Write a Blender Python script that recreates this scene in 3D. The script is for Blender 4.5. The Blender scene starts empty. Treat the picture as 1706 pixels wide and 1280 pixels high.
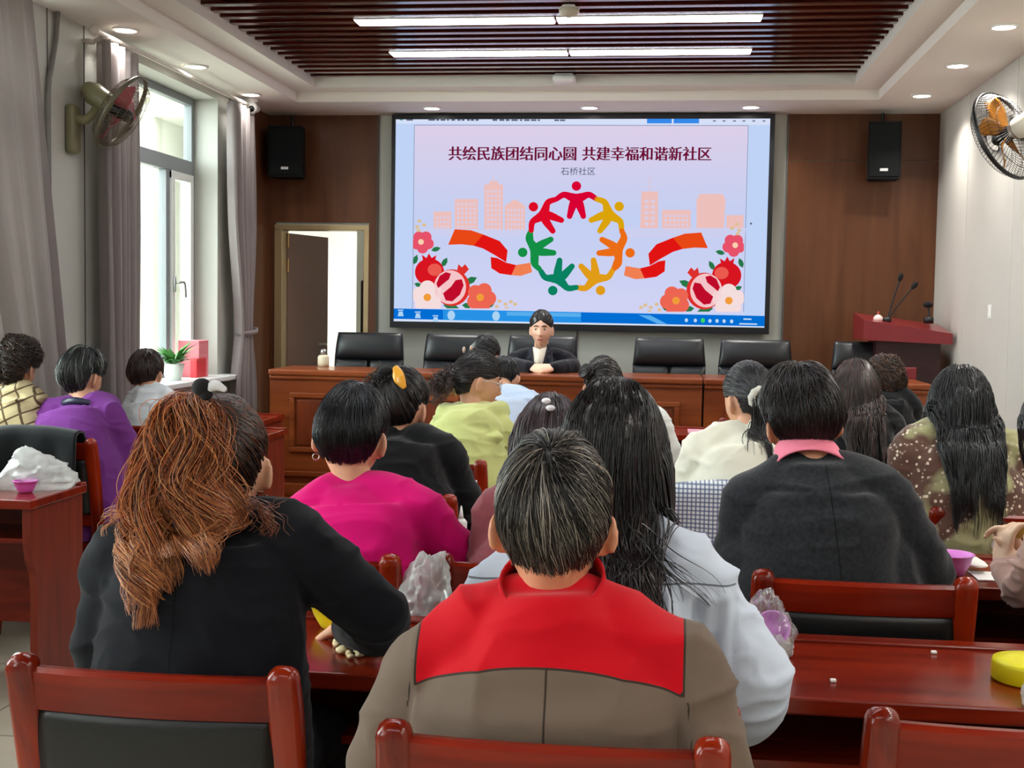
import bpy, bmesh, math, random
import numpy as np
from mathutils import Vector, Matrix
from mathutils.bvhtree import BVHTree

# ------------------------------------------------------------------ camera, world, exposure
W, H, F = 1706, 1280, 2100.0
YAW, PITCH, ROLL = math.atan(257 / F), -0.0617, 0.016
CP = np.array([0.0, 0.0, 1.5])
_f = np.array([-math.sin(YAW) * math.cos(PITCH), math.cos(YAW) * math.cos(PITCH), math.sin(PITCH)])
_r = np.cross(_f, [0, 0, 1.0]); _r /= np.linalg.norm(_r); _u = np.cross(_r, _f)
CR = _r * math.cos(ROLL) + _u * math.sin(ROLL)
CU = -_r * math.sin(ROLL) + _u * math.cos(ROLL)
CF = _f
S = bpy.context.scene
COL = S.collection
cd = bpy.data.cameras.new('camera'); cam = bpy.data.objects.new('camera', cd); COL.objects.link(cam)
cd.sensor_fit = 'HORIZONTAL'; cd.sensor_width = 36; cd.lens = F / W * 36; cd.clip_start = 0.05; cd.clip_end = 200
cam.matrix_world = Matrix(((CR[0], CU[0], -CF[0], CP[0]), (CR[1], CU[1], -CF[1], CP[1]), (CR[2], CU[2], -CF[2], CP[2]), (0, 0, 0, 1)))
S.camera = cam
S.view_settings.view_transform = 'Standard'; S.view_settings.look = 'None'
S.view_settings.exposure = 0.92; S.view_settings.gamma = 1.0; S.view_settings.use_curve_mapping = False
wd = bpy.data.worlds.new('overcast_sky'); S.world = wd; wd.use_nodes = True
wd.node_tree.nodes['Background'].inputs[0].default_value = (0.93, 0.97, 1.0, 1)
wd.node_tree.nodes['Background'].inputs[1].default_value = 8.0
try:
    S.cycles.max_bounces = 8; S.cycles.diffuse_bounces = 3; S.cycles.transparent_max_bounces = 12
    S.cycles.sample_clamp_indirect = 6.0
    S.cycles.caustics_reflective = False; S.cycles.caustics_refractive = False
    S.cycles.use_denoising = True
except Exception:
    pass

# the room in metres, the camera above (0, 0)
XL, XR, YB, YF = -3.18, 1.98, -3.2, 9.8
ZS = 2.98                      # soffit


def at(x, y, Y):
    """The place at depth Y that the photograph shows at pixel (x, y)."""
    d = CF + CR * (x - W / 2) / F - CU * (y - H / 2) / F
    return CP + d * (Y / d[1])


def atz(x, y, Z):
    d = CF + CR * (x - W / 2) / F - CU * (y - H / 2) / F
    return CP + d * ((Z - CP[2]) / d[2])


# ------------------------------------------------------------------ materials
def lin(c):
    c = np.array(c[:3], float) / 255.0
    return tuple(np.where(c <= 0.04045, c / 12.92, ((c + 0.055) / 1.055) ** 2.4)) + (1.0,)


MATS = {}


def nodes(m):
    m.use_nodes = True
    return m.node_tree.nodes, m.node_tree.links, m.node_tree.nodes['Principled BSDF']


def mat(name, col, rough=0.5, metal=0.0, coat=0.0, spec=0.5, var=None, bump=None, stretch=(1, 1, 1), emit=None, sheen=0.0, sss=0.0, alpha=1.0, trans=0.0):
    """var = (scale, amount): brightness mottling; bump = (scale, distance, detail)."""
    if name in MATS:
        return MATS[name]
    m = bpy.data.materials.new(name); MATS[name] = m
    N, L, b = nodes(m)
    c = lin(col)
    b.inputs['Base Color'].default_value = c
    b.inputs['Roughness'].default_value = rough
    b.inputs['Metallic'].default_value = metal
    b.inputs['Coat Weight'].default_value = coat
    b.inputs['Coat Roughness'].default_value = 0.12
    b.inputs['Specular IOR Level'].default_value = spec
    b.inputs['Sheen Weight'].default_value = sheen
    b.inputs['Alpha'].default_value = alpha
    b.inputs['Transmission Weight'].default_value = trans
    if sss:
        b.inputs['Subsurface Weight'].default_value = sss
        b.inputs['Subsurface Radius'].default_value = (0.012, 0.005, 0.003)
        b.inputs['Subsurface Scale'].default_value = 1.0
    if emit:
        b.inputs['Emission Color'].default_value = c
        b.inputs['Emission Strength'].default_value = emit
    if var or bump:
        tc = N.new('ShaderNodeTexCoord'); mp = N.new('ShaderNodeMapping')
        mp.inputs['Scale'].default_value = stretch
        L.new(tc.outputs['Object'], mp.inputs['Vector'])
    if var:
        n = N.new('ShaderNodeTexNoise'); n.inputs['Scale'].default_value = var[0]; n.inputs['Detail'].default_value = 4
        L.new(mp.outputs[0], n.inputs['Vector'])
        mx = N.new('ShaderNodeMix'); mx.data_type = 'RGBA'
        lo = tuple(max(0, v * (1 - var[1])) for v in c[:3]) + (1,); hi = tuple(min(1, v * (1 + var[1])) for v in c[:3]) + (1,)
        mx.inputs[6].default_value = lo; mx.inputs[7].default_value = hi
        rp = N.new('ShaderNodeMapRange'); rp.inputs[1].default_value = 0.3; rp.inputs[2].default_value = 0.7
        L.new(n.outputs[0], rp.inputs[0]); L.new(rp.outputs[0], mx.inputs[0]); L.new(mx.outputs[2], b.inputs['Base Color'])
    if bump:
        n2 = N.new('ShaderNodeTexNoise'); n2.inputs['Scale'].default_value = bump[0]; n2.inputs['Detail'].default_value = bump[2] if len(bump) > 2 else 3
        L.new(mp.outputs[0], n2.inputs['Vector'])
        bp = N.new('ShaderNodeBump'); bp.inputs['Distance'].default_value = bump[1]; bp.inputs['Strength'].default_value = 0.6
        L.new(n2.outputs[0], bp.inputs['Height']); L.new(bp.outputs[0], b.inputs['Normal'])
    return m


def glow(name, col, strength):
    """A thing that gives off light (screen pixels, lamps)."""
    if name in MATS:
        return MATS[name]
    m = bpy.data.materials.new(name); MATS[name] = m
    m.use_nodes = True; N, L = m.node_tree.nodes, m.node_tree.links
    N.remove(N['Principled BSDF'])
    e = N.new('ShaderNodeEmission'); e.inputs[0].default_value = lin(col); e.inputs[1].default_value = strength
    L.new(e.outputs[0], N['Material Output'].inputs[0])
    return m


def clear(name, tint=(255, 255, 255), gloss=0.08, rough=0.02, veil=0.0, veil_col=(245, 245, 245)):
    """Thin clear sheet (window glass, plastic film): straight-through light, fresnel gloss and a little milky veil."""
    if name in MATS:
        return MATS[name]
    m = bpy.data.materials.new(name); MATS[name] = m
    m.use_nodes = True; N, L = m.node_tree.nodes, m.node_tree.links
    N.remove(N['Principled BSDF'])
    t = N.new('ShaderNodeBsdfTransparent'); t.inputs[0].default_value = lin(tint)
    g = N.new('ShaderNodeBsdfGlossy'); g.inputs['Roughness'].default_value = rough
    fr = N.new('ShaderNodeLayerWeight'); fr.inputs[0].default_value = 0.25
    ml = N.new('ShaderNodeMath'); ml.operation = 'MULTIPLY_ADD'; ml.inputs[1].default_value = 0.5; ml.inputs[2].default_value = gloss
    L.new(fr.outputs['Fresnel'], ml.inputs[0])
    mx = N.new('ShaderNodeMixShader'); L.new(ml.outputs[0], mx.inputs[0]); L.new(t.outputs[0], mx.inputs[1]); L.new(g.outputs[0], mx.inputs[2])
    last = mx
    if veil:
        d = N.new('ShaderNodeBsdfDiffuse'); d.inputs[0].default_value = lin(veil_col)
        tl = N.new('ShaderNodeBsdfTranslucent'); tl.inputs[0].default_value = lin(veil_col)
        m0 = N.new('ShaderNodeMixShader'); m0.inputs[0].default_value = 0.5; L.new(d.outputs[0], m0.inputs[1]); L.new(tl.outputs[0], m0.inputs[2])
        m2 = N.new('ShaderNodeMixShader'); m2.inputs[0].default_value = veil
        L.new(mx.outputs[0], m2.inputs[1]); L.new(m0.outputs[0], m2.inputs[2]); last = m2
    L.new(last.outputs[0], N['Material Output'].inputs[0])
    return m


def wood(name, dark, light, rough=0.3, coat=0.6, axis=0, scale=1.0):
    if name in MATS:
        return MATS[name]
    m = bpy.data.materials.new(name); MATS[name] = m
    N, L, b = nodes(m)
    b.inputs['Specular IOR Level'].default_value = 0.3; b.inputs['Roughness'].default_value = rough; b.inputs['Coat Weight'].default_value = coat; b.inputs['Coat Roughness'].default_value = 0.15
    tc = N.new('ShaderNodeTexCoord'); mp = N.new('ShaderNodeMapping')
    sc = [18 * scale] * 3; sc[axis] = 1.6 * scale
    mp.inputs['Scale'].default_value = sc
    L.new(tc.outputs['Object'], mp.inputs['Vector'])
    n = N.new('ShaderNodeTexNoise'); n.inputs['Scale'].default_value = 1.0; n.inputs['Detail'].default_value = 6; n.inputs['Distortion'].default_value = 0.6
    L.new(mp.outputs[0], n.inputs['Vector'])
    r = N.new('ShaderNodeValToRGB'); r.color_ramp.elements[0].position = 0.3; r.color_ramp.elements[1].position = 0.72
    r.color_ramp.elements[0].color = lin(dark); r.color_ramp.elements[1].color = lin(light)
    L.new(n.outputs[0], r.inputs[0]); L.new(r.outputs[0], b.inputs['Base Color'])
    return m


# ------------------------------------------------------------------ mesh helpers
class MB:
    def __init__(s):
        s.v = []; s.f = []; s.n = 0

    def add(s, v, f):
        v = np.asarray(v, float)
        s.v.append(v); s.f += [tuple(i + s.n for i in q) for q in f]; s.n += len(v)
        return s

    def box(s, a, b, bev=0.0):
        x0, y0, z0 = (min(p, q) for p, q in zip(a, b)); x1, y1, z1 = (max(p, q) for p, q in zip(a, b))
        if bev <= 0:
            v = [(x, y, z) for z in (z0, z1) for y in (y0, y1) for x in (x0, x1)]
            return s.add(v, [(0, 2, 3, 1), (4, 5, 7, 6), (0, 1, 5, 4), (2, 6, 7, 3), (0, 4, 6, 2), (1, 3, 7, 5)])
        bm = bmesh.new(); bmesh.ops.create_cube(bm, size=1)
        for q in bm.verts:
            q.co = ((x0 + x1) / 2 + q.co.x * (x1 - x0), (y0 + y1) / 2 + q.co.y * (y1 - y0), (z0 + z1) / 2 + q.co.z * (z1 - z0))
        bev = min(bev, 0.45 * min(x1 - x0, y1 - y0, z1 - z0))
        bmesh.ops.bevel(bm, geom=list(bm.edges), offset=bev, segments=2, profile=0.5, affect='EDGES')
        s.bm(bm); return s

    def bm(s, bm):
        bm.verts.index_update()
        s.add([tuple(q.co) for q in bm.verts], [tuple(q.index for q in f.verts) for f in bm.faces]); bm.free()

    def loft(s, rings, cap=True, closed=False):
        k = len(rings[0]); n = len(rings)
        v = np.concatenate([np.asarray(r, float) for r in rings]); f = []
        for i in range(n - 1 + (1 if closed else 0)):
            a, b = i * k, ((i + 1) % n) * k
            for j in range(k):
                f.append((a + j, a + (j + 1) % k, b + (j + 1) % k, b + j))
        if cap and not closed:
            f.append(tuple(range(k - 1, -1, -1))); f.append(tuple((n - 1) * k + j for j in range(k)))
        return s.add(v, f)

    def tube(s, pts, rad, n=12, e=2.0, flat=1.0, ends=True, up=(0, 0, 1), smooth=0):
        P, R = resample(pts, rad, smooth) if smooth else (np.asarray(pts, float), np.broadcast_to(np.asarray(rad, float), (len(pts),)).copy())
        s.loft(tube_rings(P, R, n, e, flat, ends, up)); return s

    def lathe(s, prof, c=(0, 0, 0), n=24):
        rings = []
        for r, z in prof:
            t = np.linspace(0, 2 * np.pi, n, endpoint=False)
            rings.append(np.stack([c[0] + r * np.cos(t), c[1] + r * np.sin(t), np.full(n, c[2] + z)], 1))
        return s.loft(rings)

    def ell(s, c, r, M=None, n=16, m=10):
        rings = []
        for i in range(1, m):
            p = np.pi * i / m; t = np.linspace(0, 2 * np.pi, n, endpoint=False)
            q = np.stack([np.sin(p) * np.cos(t) * r[0], np.sin(p) * np.sin(t) * r[1], np.full(n, -np.cos(p) * r[2])], 1)
            if M is not None:
                q = q @ np.asarray(M).T
            rings.append(q + np.asarray(c))
        return s.loft(rings)

    def arrays(s):
        return np.concatenate(s.v), s.f

    def build(s, name, m=None, parent=None, smooth=False, origin=None, label=None):
        v, f = s.arrays()
        return mesh_obj(name, v, f, m, parent, smooth, origin, label)


def resample(pts, rad, k):
    P = np.asarray(pts, float); R = np.broadcast_to(np.asarray(rad, float), (len(P),))
    Q, T = [], []
    for i in range(len(P) - 1):
        p0, p1, p2, p3 = P[max(i - 1, 0)], P[i], P[i + 1], P[min(i + 2, len(P) - 1)]
        for j in range(k):
            t = j / k
            Q.append(0.5 * ((2 * p1) + (-p0 + p2) * t + (2 * p0 - 5 * p1 + 4 * p2 - p3) * t * t + (-p0 + 3 * p1 - 3 * p2 + p3) * t ** 3))
            T.append(R[i] + (R[i + 1] - R[i]) * (t * t * (3 - 2 * t)))
    Q.append(P[-1]); T.append(R[-1])
    return np.array(Q), np.array(T)


def tube_rings(P, R, n, e=2.0, flat=1.0, ends=True, up=(0, 0, 1)):
    P = np.asarray(P, float); T = np.gradient(P, axis=0); T /= np.linalg.norm(T, axis=1)[:, None] + 1e-12
    a = np.asarray(up, float)
    if abs(T[0] @ a) > 0.95:
        a = np.array([0, 1.0, 0])
    t = np.linspace(0, 2 * np.pi, n, endpoint=False)
    cx = np.sign(np.cos(t)) * np.abs(np.cos(t)) ** (2 / e); cy = np.sign(np.sin(t)) * np.abs(np.sin(t)) ** (2 / e)
    rings = []; x = np.cross(a, T[0]); x /= np.linalg.norm(x)
    fr = []
    for i in range(len(P)):
        x = x - T[i] * (x @ T[i]); x /= np.linalg.norm(x) + 1e-12
        fr.append((x, np.cross(T[i], x)))

    def ring(c, f, r):
        return c + r * (cx[:, None] * f[0] + flat * cy[:, None] * f[1])
    if ends:
        for q in (0.98, 0.8, 0.45):
            rings.append(ring(P[0] - T[0] * R[0] * q, fr[0], R[0] * math.sqrt(max(0.003, 1 - q * q))))
    for i in range(len(P)):
        rings.append(ring(P[i], fr[i], R[i]))
    if ends:
        for q in (0.45, 0.8, 0.98):
            rings.append(ring(P[-1] + T[-1] * R[-1] * q, fr[-1], R[-1] * math.sqrt(max(0.003, 1 - q * q))))
    return rings


def mesh_data(name, v, f, m=None, smooth=False):
    me = bpy.data.meshes.new(name); me.from_pydata(np.asarray(v).tolist(), [], f)
    if m is not None:
        me.materials.append(m)
    if smooth:
        me.polygons.foreach_set('use_smooth', np.ones(len(me.polygons), bool))
    me.update(); return me


def mesh_obj(name, v, f, m=None, parent=None, smooth=False, origin=None, label=None):
    """World-space vertices -> an object whose own origin sits at `origin` (or at its parent's place)."""
    v = np.asarray(v, float)
    o0 = np.array(origin if origin is not None else (ORG.get(parent.name, (0, 0, 0)) if parent is not None else (0, 0, 0)), float)
    o = bpy.data.objects.new(name, mesh_data(name, v - o0, f, m, smooth)); COL.objects.link(o)
    ORG[o.name] = o0
    if parent is not None:
        o.parent = parent
        o.location = o0 - np.array(ORG.get(parent.name, (0, 0, 0)))
    else:
        o.location = o0
    if label:
        o['label'] = label
    return o


ORG = {}


def tag(o, label, cat, group=None):
    o['label'] = label; o['category'] = cat
    if group:
        o['group'] = group
    return o


def thing(name, label, cat, loc=(0, 0, 0), group=None):
    o = bpy.data.objects.new(name, None); COL.objects.link(o); o.location = loc; o.empty_display_size = 0.1
    ORG[o.name] = np.array(loc, float)
    return tag(o, label, cat, group)


def struct(o):
    o['kind'] = 'structure'; return o


def dup(root, loc, rotz=0.0, label=None, group=None, scale=None):
    r = root.copy(); COL.objects.link(r); r.location = loc; r.rotation_euler = (0, 0, rotz)
    if scale:
        r.scale = scale
    if label:
        r['label'] = label
    if group:
        r['group'] = group
    for ch in list(root.children):
        c = ch.copy(); COL.objects.link(c); c.parent = r
        for g in list(ch.children):
            d = g.copy(); COL.objects.link(d); d.parent = c
    return r


def vnoise(P, f=1.0, seed=0):
    """Smooth lattice noise, 0..1, on an (n, 3) array."""
    Q = np.asarray(P, float) * f + 100.37 + seed * 17.13
    i = np.floor(Q).astype(np.int64); w = Q - i; w = w * w * (3 - 2 * w)
    out = np.zeros(len(Q))
    for dx in (0, 1):
        for dy in (0, 1):
            for dz in (0, 1):
                h = ((i[:, 0] + dx) * 374761393 + (i[:, 1] + dy) * 668265263 + (i[:, 2] + dz) * 2147483647 + seed * 974711) & 0xFFFFFFFF
                h = ((h ^ (h >> 13)) * 1274126177) & 0xFFFFFFFF
                h = (h ^ (h >> 16)) & 0xFFFF
                out += (w[:, 0] if dx else 1 - w[:, 0]) * (w[:, 1] if dy else 1 - w[:, 1]) * (w[:, 2] if dz else 1 - w[:, 2]) * h / 65535.0
    return out


def lamp(name, kind, loc, energy, parent=None, size=0.1, size_y=None, rot=(0, 0, 0), col=(1, 1, 1), spread=None):
    l = bpy.data.lights.new(name, kind); l.energy = energy; l.color = col
    if kind == 'AREA':
        l.size = size
        if size_y:
            l.shape = 'RECTANGLE'; l.size_y = size_y
        else:
            l.shape = 'DISK'
        if spread:
            l.spread = spread
    o = bpy.data.objects.new(name, l); COL.objects.link(o)
    if parent is not None:
        o.parent = parent; o.location = np.array(loc) - ORG.get(parent.name, np.zeros(3))
    else:
        o.location = loc
    o.rotation_euler = rot
    return o


# ------------------------------------------------------------------ shared materials
M_wall = mat('painted_wall', (190, 186, 180), 0.75, var=(3, 0.03))
M_left = mat('grey_wall_board', (190, 190, 182), 0.6, var=(2, 0.04))
M_soffit = mat('white_plaster', (228, 222, 214), 0.8)
M_panel = mat('white_wall_panel', (200, 196, 188), 0.45, var=(2, 0.03))
M_groove = mat('panel_groove', (90, 84, 78), 0.8)
M_brown = wood('brown_wall_board', (84, 48, 27), (103, 63, 37), 0.42, 0.1, axis=2, scale=0.6)
M_floor = mat('pale_floor_tile', (190, 184, 166), 0.18, coat=0.2, var=(4, 0.06))
M_red = wood('red_lacquered_wood', (80, 10, 2), (132, 31, 7), 0.26, 0.12, axis=0)
M_redz = wood('red_lacquered_upright', (88, 14, 3), (152, 42, 10), 0.22, 0.3, axis=2)
M_desk = wood('red_desk_veneer', (92, 16, 5), (140, 38, 12), 0.24, 0.25, axis=0)
M_deskz = wood('red_desk_side', (100, 30, 18), (132, 48, 30), 0.4, 0.1, axis=2)
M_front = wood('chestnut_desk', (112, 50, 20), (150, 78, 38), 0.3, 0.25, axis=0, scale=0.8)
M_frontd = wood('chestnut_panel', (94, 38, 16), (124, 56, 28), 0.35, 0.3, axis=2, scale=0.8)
M_gold = mat('gilt_trim', (186, 148, 92), 0.35, metal=0.6)
M_black = mat('black_leather', (11, 12, 13), 0.42, bump=(220, 0.0006), spec=0.5)
M_office = mat('dark_office_leather', (13, 18, 23), 0.38, bump=(160, 0.0006))
M_dark = mat('black_plastic', (14, 14, 15), 0.4)
M_spk = mat('speaker_black', (4, 9, 11), 0.7, spec=0.25, bump=(400, 0.0008))
M_white = mat('white_plastic', (235, 235, 232), 0.4)
M_lamp = glow('lamp_light', (255, 252, 244), 14.0)
M_tube = glow('tube_light', (250, 252, 255), 10.0)
M_pvc = mat('grey_window_profile', (128, 134, 136), 0.4)
M_pvcw = mat('white_window_profile', (225, 228, 226), 0.35)
M_glass = clear('window_glass', (250, 255, 252), 0.03)
M_chrome = mat('brushed_metal', (170, 170, 168), 0.3, metal=0.9)
M_curtain = mat('mauve_grey_curtain', (154, 144, 143), 0.8, sheen=0.3, bump=(300, 0.0005), var=(5, 0.06))
_n = M_curtain.node_tree.nodes; _l = M_curtain.node_tree.links      # thin cloth: some of the window's light comes through
_t = _n.new('ShaderNodeBsdfTranslucent'); _t.inputs[0].default_value = lin((190, 184, 178)); _m = _n.new('ShaderNodeMixShader'); _m.inputs[0].default_value = 0.3
_l.new(_n['Principled BSDF'].outputs[0], _m.inputs[1]); _l.new(_t.outputs[0], _m.inputs[2]); _l.new(_m.outputs[0], _n['Material Output'].inputs[0])
M_slat = wood('dark_ceiling_slat', (58, 16, 9), (82, 27, 14), 0.22, 0.9, axis=0, scale=0.7)
M_slatbk = mat('ceiling_void', (16, 6, 5), 0.8)

# ------------------------------------------------------------------ the room shell
mb = MB(); mb.box((XL - 0.3, YB, -0.12), (XR + 0.1, YF + 3.2, 0.0)); struct(mb.build('floor', M_floor))
mb = MB()
for k in range(15):
    mb.box((XL, YB + k * 0.8, 0.0005), (XR, YB + k * 0.8 + 0.004, 0.001))
for k in range(1, 7):
    mb.box((XL + k * 0.8, YB, 0.0005), (XL + k * 0.8 + 0.004, 8.25, 0.001))
struct(mb.build('trim_1', M_groove))

WINS = [(7.1, 8.66), (4.3, 6.04), (1.1, 2.7), (-2.2, -0.6)]
Z0, Z1 = 0.98, 2.92
mb = MB()
ys = [YB] + [q for w in sorted(WINS) for q in w] + [YF]
for a, b in zip(ys[0::2], ys[1::2]):
    mb.box((XL - 0.25, a, 0), (XL, b, 3.2))
for a, b in WINS:
    mb.box((XL - 0.25, a, 0), (XL, b, Z0 - 0.03)); mb.box((XL - 0.25, a, Z1), (XL, b, 3.2))
struct(mb.build('wall_left', M_left))
mb = MB()
for y in (6.19, 6.6):
    mb.box((XL, y, 0), (XL + 0.004, y + 0.006, ZS))
struct(mb.build('trim_2', M_groove))
mb = MB()
mb.box((XL, 9.3, 0), (XL + 0.012, YF, ZS))
struct(mb.build('trim_3', M_brown))

mb = MB(); mb.box((XR + 0.012, YB, 0), (XR + 0.15, YF, 3.2)); struct(mb.build('wall_right', M_groove))
mb = MB(); y = YF; seams = [8.85, 7.68, 6.5, 5.32, 4.14, 2.96, 1.78, 0.6, -0.58, -1.76, YB]
for q in seams:
    mb.box((XR, q + 0.004, 0), (XR + 0.0125, y - 0.004, ZS), 0.003); y = q
struct(mb.build('trim_4', M_panel))
mb = MB(); mb.box((XL - 0.25, YB - 0.1, 0), (XR + 0.15, YB, 3.2)); struct(mb.build('wall_back', M_wall))

# front wall with a doorway at its left
DX0, DX1, DZ = -3.09, -2.385, 2.09
PZ = 0.15
mb = MB()
mb.box((XL - 0.25, YF + 0.02, 0), (DX0, YF + 0.15, 3.2)); mb.box((DX1, YF + 0.02, 0), (XR + 0.15, YF + 0.15, 3.2)); mb.box((DX0, YF + 0.02, DZ), (DX1, YF + 0.15, 3.2))
struct(mb.build('wall_front', mat('pale_green_grey_wall', (196, 198, 188), 0.6)))
mb = MB()
mb.box((XL, YF, PZ), (DX0 - 0.03, YF + 0.02, DZ + 0.05)); mb.box((DX1 + 0.03, YF, PZ), (-2.297, YF + 0.02, DZ + 0.05)); mb.box((XL, YF, DZ + 0.05), (-2.297, YF + 0.02, ZS))
mb.box((0.877, YF, PZ), (XR, YF + 0.02, 2.632)); mb.box((0.877, YF, 2.636), (XR, YF + 0.02, ZS))
struct(mb.build('trim_5', M_brown))
mb = MB()
for x in (-2.297, 0.865):
    mb.box((x, YF - 0.004, PZ), (x + 0.012, YF + 0.02, ZS))
mb.box((-0.7, YF + 0.01, PZ), (-0.694, YF + 0.0205, 1.33))
struct(mb.build('trim_6', M_groove))

# platform under the head table
mb = MB(); mb.box((XL, 8.22, 0.0), (XR, YF + 0.02, PZ), 0.008); struct(mb.build('trim_7', M_front))

# ceiling: soffit, two steps and a slatted tray
TX0, TX1, TY0, TY1 = -2.755, 1.427, -2.6, 9.15
SX0, SX1, SY0, SY1 = -2.56, 1.232, -2.4, 8.94
mb = MB()


def hole(mb, o, i, z0, z1):
    mb.box((o[0], o[2], z0), (i[0], o[3], z1)); mb.box((i[1], o[2], z0), (o[1], o[3], z1))
    mb.box((i[0], o[2], z0), (i[1], i[2], z1)); mb.box((i[0], i[3], z0), (i[1], o[3], z1))


hole(mb, (XL - 0.25, XR + 0.15, YB - 0.1, YF + 0.15), (TX0, TX1, TY0, TY1), ZS, 3.05)
hole(mb, (XL - 0.25, XR + 0.15, YB - 0.1, YF + 0.15), (SX0, SX1, SY0, SY1), 3.05, 3.2)
struct(mb.build('ceiling', M_soffit))
mb = MB(); mb.box((SX0 - 0.2, SY0 - 0.2, 3.2), (SX1 + 0.2, SY1 + 0.2, 3.25)); struct(mb.build('ceiling_backing', M_slatbk))
mb = MB(); y = 8.86
while y > SY0 + 0.1:
    mb.box((SX0, y - 0.03, 3.11), (SX1, y + 0.03, 3.2), 0.004); y -= 0.152
struct(mb.build('ceiling_slats', M_slat))


# windows in the left wall
def window(n, y0, y1):
    XF = XL - 0.2
    o = bpy.data.objects.new('window_%d' % n, None); COL.objects.link(o); o.location = (XF, y0, Z0); ORG[o.name] = np.array((XF, y0, Z0)); struct(o)
    zt = 2.38
    fr = MB()
    for a, b in ((y0, y0 + 0.05), (y1 - 0.05, y1)):
        fr.box((XF - 0.03, a, Z0), (XF + 0.03, b, Z1), 0.004)
    for a, b in ((Z0, Z0 + 0.05), (zt, zt + 0.1), (Z1 - 0.05, Z1)):
        fr.box((XF - 0.029, y0, a), (XF + 0.029, y1, b), 0.004)
    ym = y1 - 0.47
    fr.box((XF - 0.028, ym - 0.03, Z0), (XF + 0.028, ym + 0.03, zt), 0.004)
    fr.build('window_frame', M_pvc, o)
    sa = MB(); a0, a1, c0, c1 = ym + 0.03, y1 - 0.05, Z0 + 0.05, zt
    for a, b in ((a0, a0 + 0.055), (a1 - 0.055, a1)):
        sa.box((XF - 0.02, a, c0), (XF + 0.045, b, c1), 0.005)
    for a, b in ((c0, c0 + 0.055), (c1 - 0.055, c1)):
        sa.box((XF - 0.02, a0, a), (XF + 0.044, a1, b), 0.005)
    sh = sa.build('sash', M_pvcw, o)
    hd = MB(); hd.box((XF + 0.045, a0 + 0.015, 1.56), (XF + 0.058, a0 + 0.04, 1.66), 0.003)
    hd.tube([(XF + 0.058, a0 + 0.028, 1.62), (XF + 0.09, a0 + 0.03, 1.625), (XF + 0.095, a0 + 0.09, 1.62), (XF + 0.095, a0 + 0.11, 1.53)], 0.009, 8, smooth=4)
    hd.build('handle', M_chrome, sh, smooth=True)
    gl = MB(); gl.box((XF - 0.004, y0 + 0.04, Z0 + 0.04), (XF + 0.002, ym, zt)); gl.box((XF + 0.004, ym, c0 + 0.04), (XF + 0.01, y1 - 0.08, c1 - 0.04)); gl.box((XF - 0.004, y0 + 0.04, zt + 0.08), (XF + 0.002, y1 - 0.04, Z1 - 0.04))
    gl.build('glass', M_glass, o)
    si = MB(); si.box((XF + 0.03, y0 - 0.05, Z0 - 0.035), (XL + 0.13, y1 + 0.13, Z0), 0.008)
    struct(si.build('window_sill', M_pvcw, o))


for i, (a, b) in enumerate(WINS):
    window(i + 1, a, b)

# what stands outside the first window: the pale wing of the building and greenery
M_out = mat('cream_facade', (186, 178, 154), 0.8)
oo = bpy.data.objects.new('building_wing', None); COL.objects.link(oo); oo.location = (-6.2, 14, 0); ORG[oo.name] = np.array((-6.2, 14, 0.0))
tag(oo, 'cream building wing seen outside through the tall window', 'building')
mb = MB(); mb.box((-7.4, 12.4, -1), (-4.6, 20, 7)); mb.build('facade', M_out, oo)
mb = MB(); mb.box((-6.0, 12.34, 1.9), (-5.3, 12.4, 3.3)); mb.build('window_pane', mat('grey_outside_glass', (120, 130, 136), 0.15), oo)
mb = MB()
for x in (-6.04, -5.66, -5.3):
    mb.box((x, 12.32, 1.86), (x + 0.06, 12.4, 3.34))
mb.build('window_frame', M_pvcw, oo)
random.seed(3)
mb = MB()
for k in range(160):
    c = np.array((-5.6 + random.gauss(0, 0.5), 10.6 + random.gauss(0, 0.5), 0.3 + random.random() * 1.0)); r = 0.05 + random.random() * 0.09
    a = random.random() * 6.3; d = np.array((math.cos(a), math.sin(a), random.uniform(-0.3, 0.6))); q = np.cross(d, (0, 0, 1)) * 0.5
    mb.add([c, c + d * r + q * r, c + d * 2 * r, c + d * r - q * r], [(0, 1, 2, 3)])
mb.tube([(-5.6, 10.6, -1), (-5.6, 10.6, 0.9)], 0.05, 8)
tag(mb.build('garden_shrub', mat('leaf_green', (120, 160, 84), 0.6, var=(6, 0.3))), 'green shrub growing outside beyond the window', 'shrub')
mb = MB(); mb.box((-30, -20, -1.2), (-3.45, 40, -1.0)); struct(mb.build('ground', mat('outside_paving', (170, 168, 160), 0.9)))

# the room behind the doorway
mb = MB()
mb.box((-4.2, YF + 2.8, 0), (-1.4, YF + 2.9, 3.0)); mb.box((-4.3, YF + 0.15, 0), (-4.2, YF + 2.9, 3.0)); mb.box((-1.4, YF + 0.15, 0), (-1.3, YF + 2.9, 3.0)); mb.box((-4.3, YF + 0.15, 3.0), (-1.3, YF + 2.9, 3.1))
mb.box((-2.85, YF + 1.3, 0), (-2.78, YF + 2.8, 3.0))
struct(mb.build('wall_corridor', mat('corridor_white', (232, 230, 218), 0.7)))
lamp('corridor_lamp', 'AREA', (-2.6, YF + 0.9, 2.95), 2, size=0.6)
door = bpy.data.objects.new('door_1', None); COL.objects.link(door); door.location = (DX0, YF, 0); ORG[door.name] = np.array((DX0, YF, 0.0)); struct(door)
mb = MB()
mb.box((DX0 - 0.035, YF - 0.012, PZ), (DX0 + 0.03, YF + 0.16, DZ), 0.004); mb.box((DX1 - 0.012, YF - 0.012, PZ), (DX1 + 0.03, YF + 0.16, DZ), 0.004); mb.box((DX0 - 0.035, YF - 0.012, DZ - 0.012), (DX1 + 0.03, YF + 0.16, DZ + 0.03), 0.004)
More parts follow.
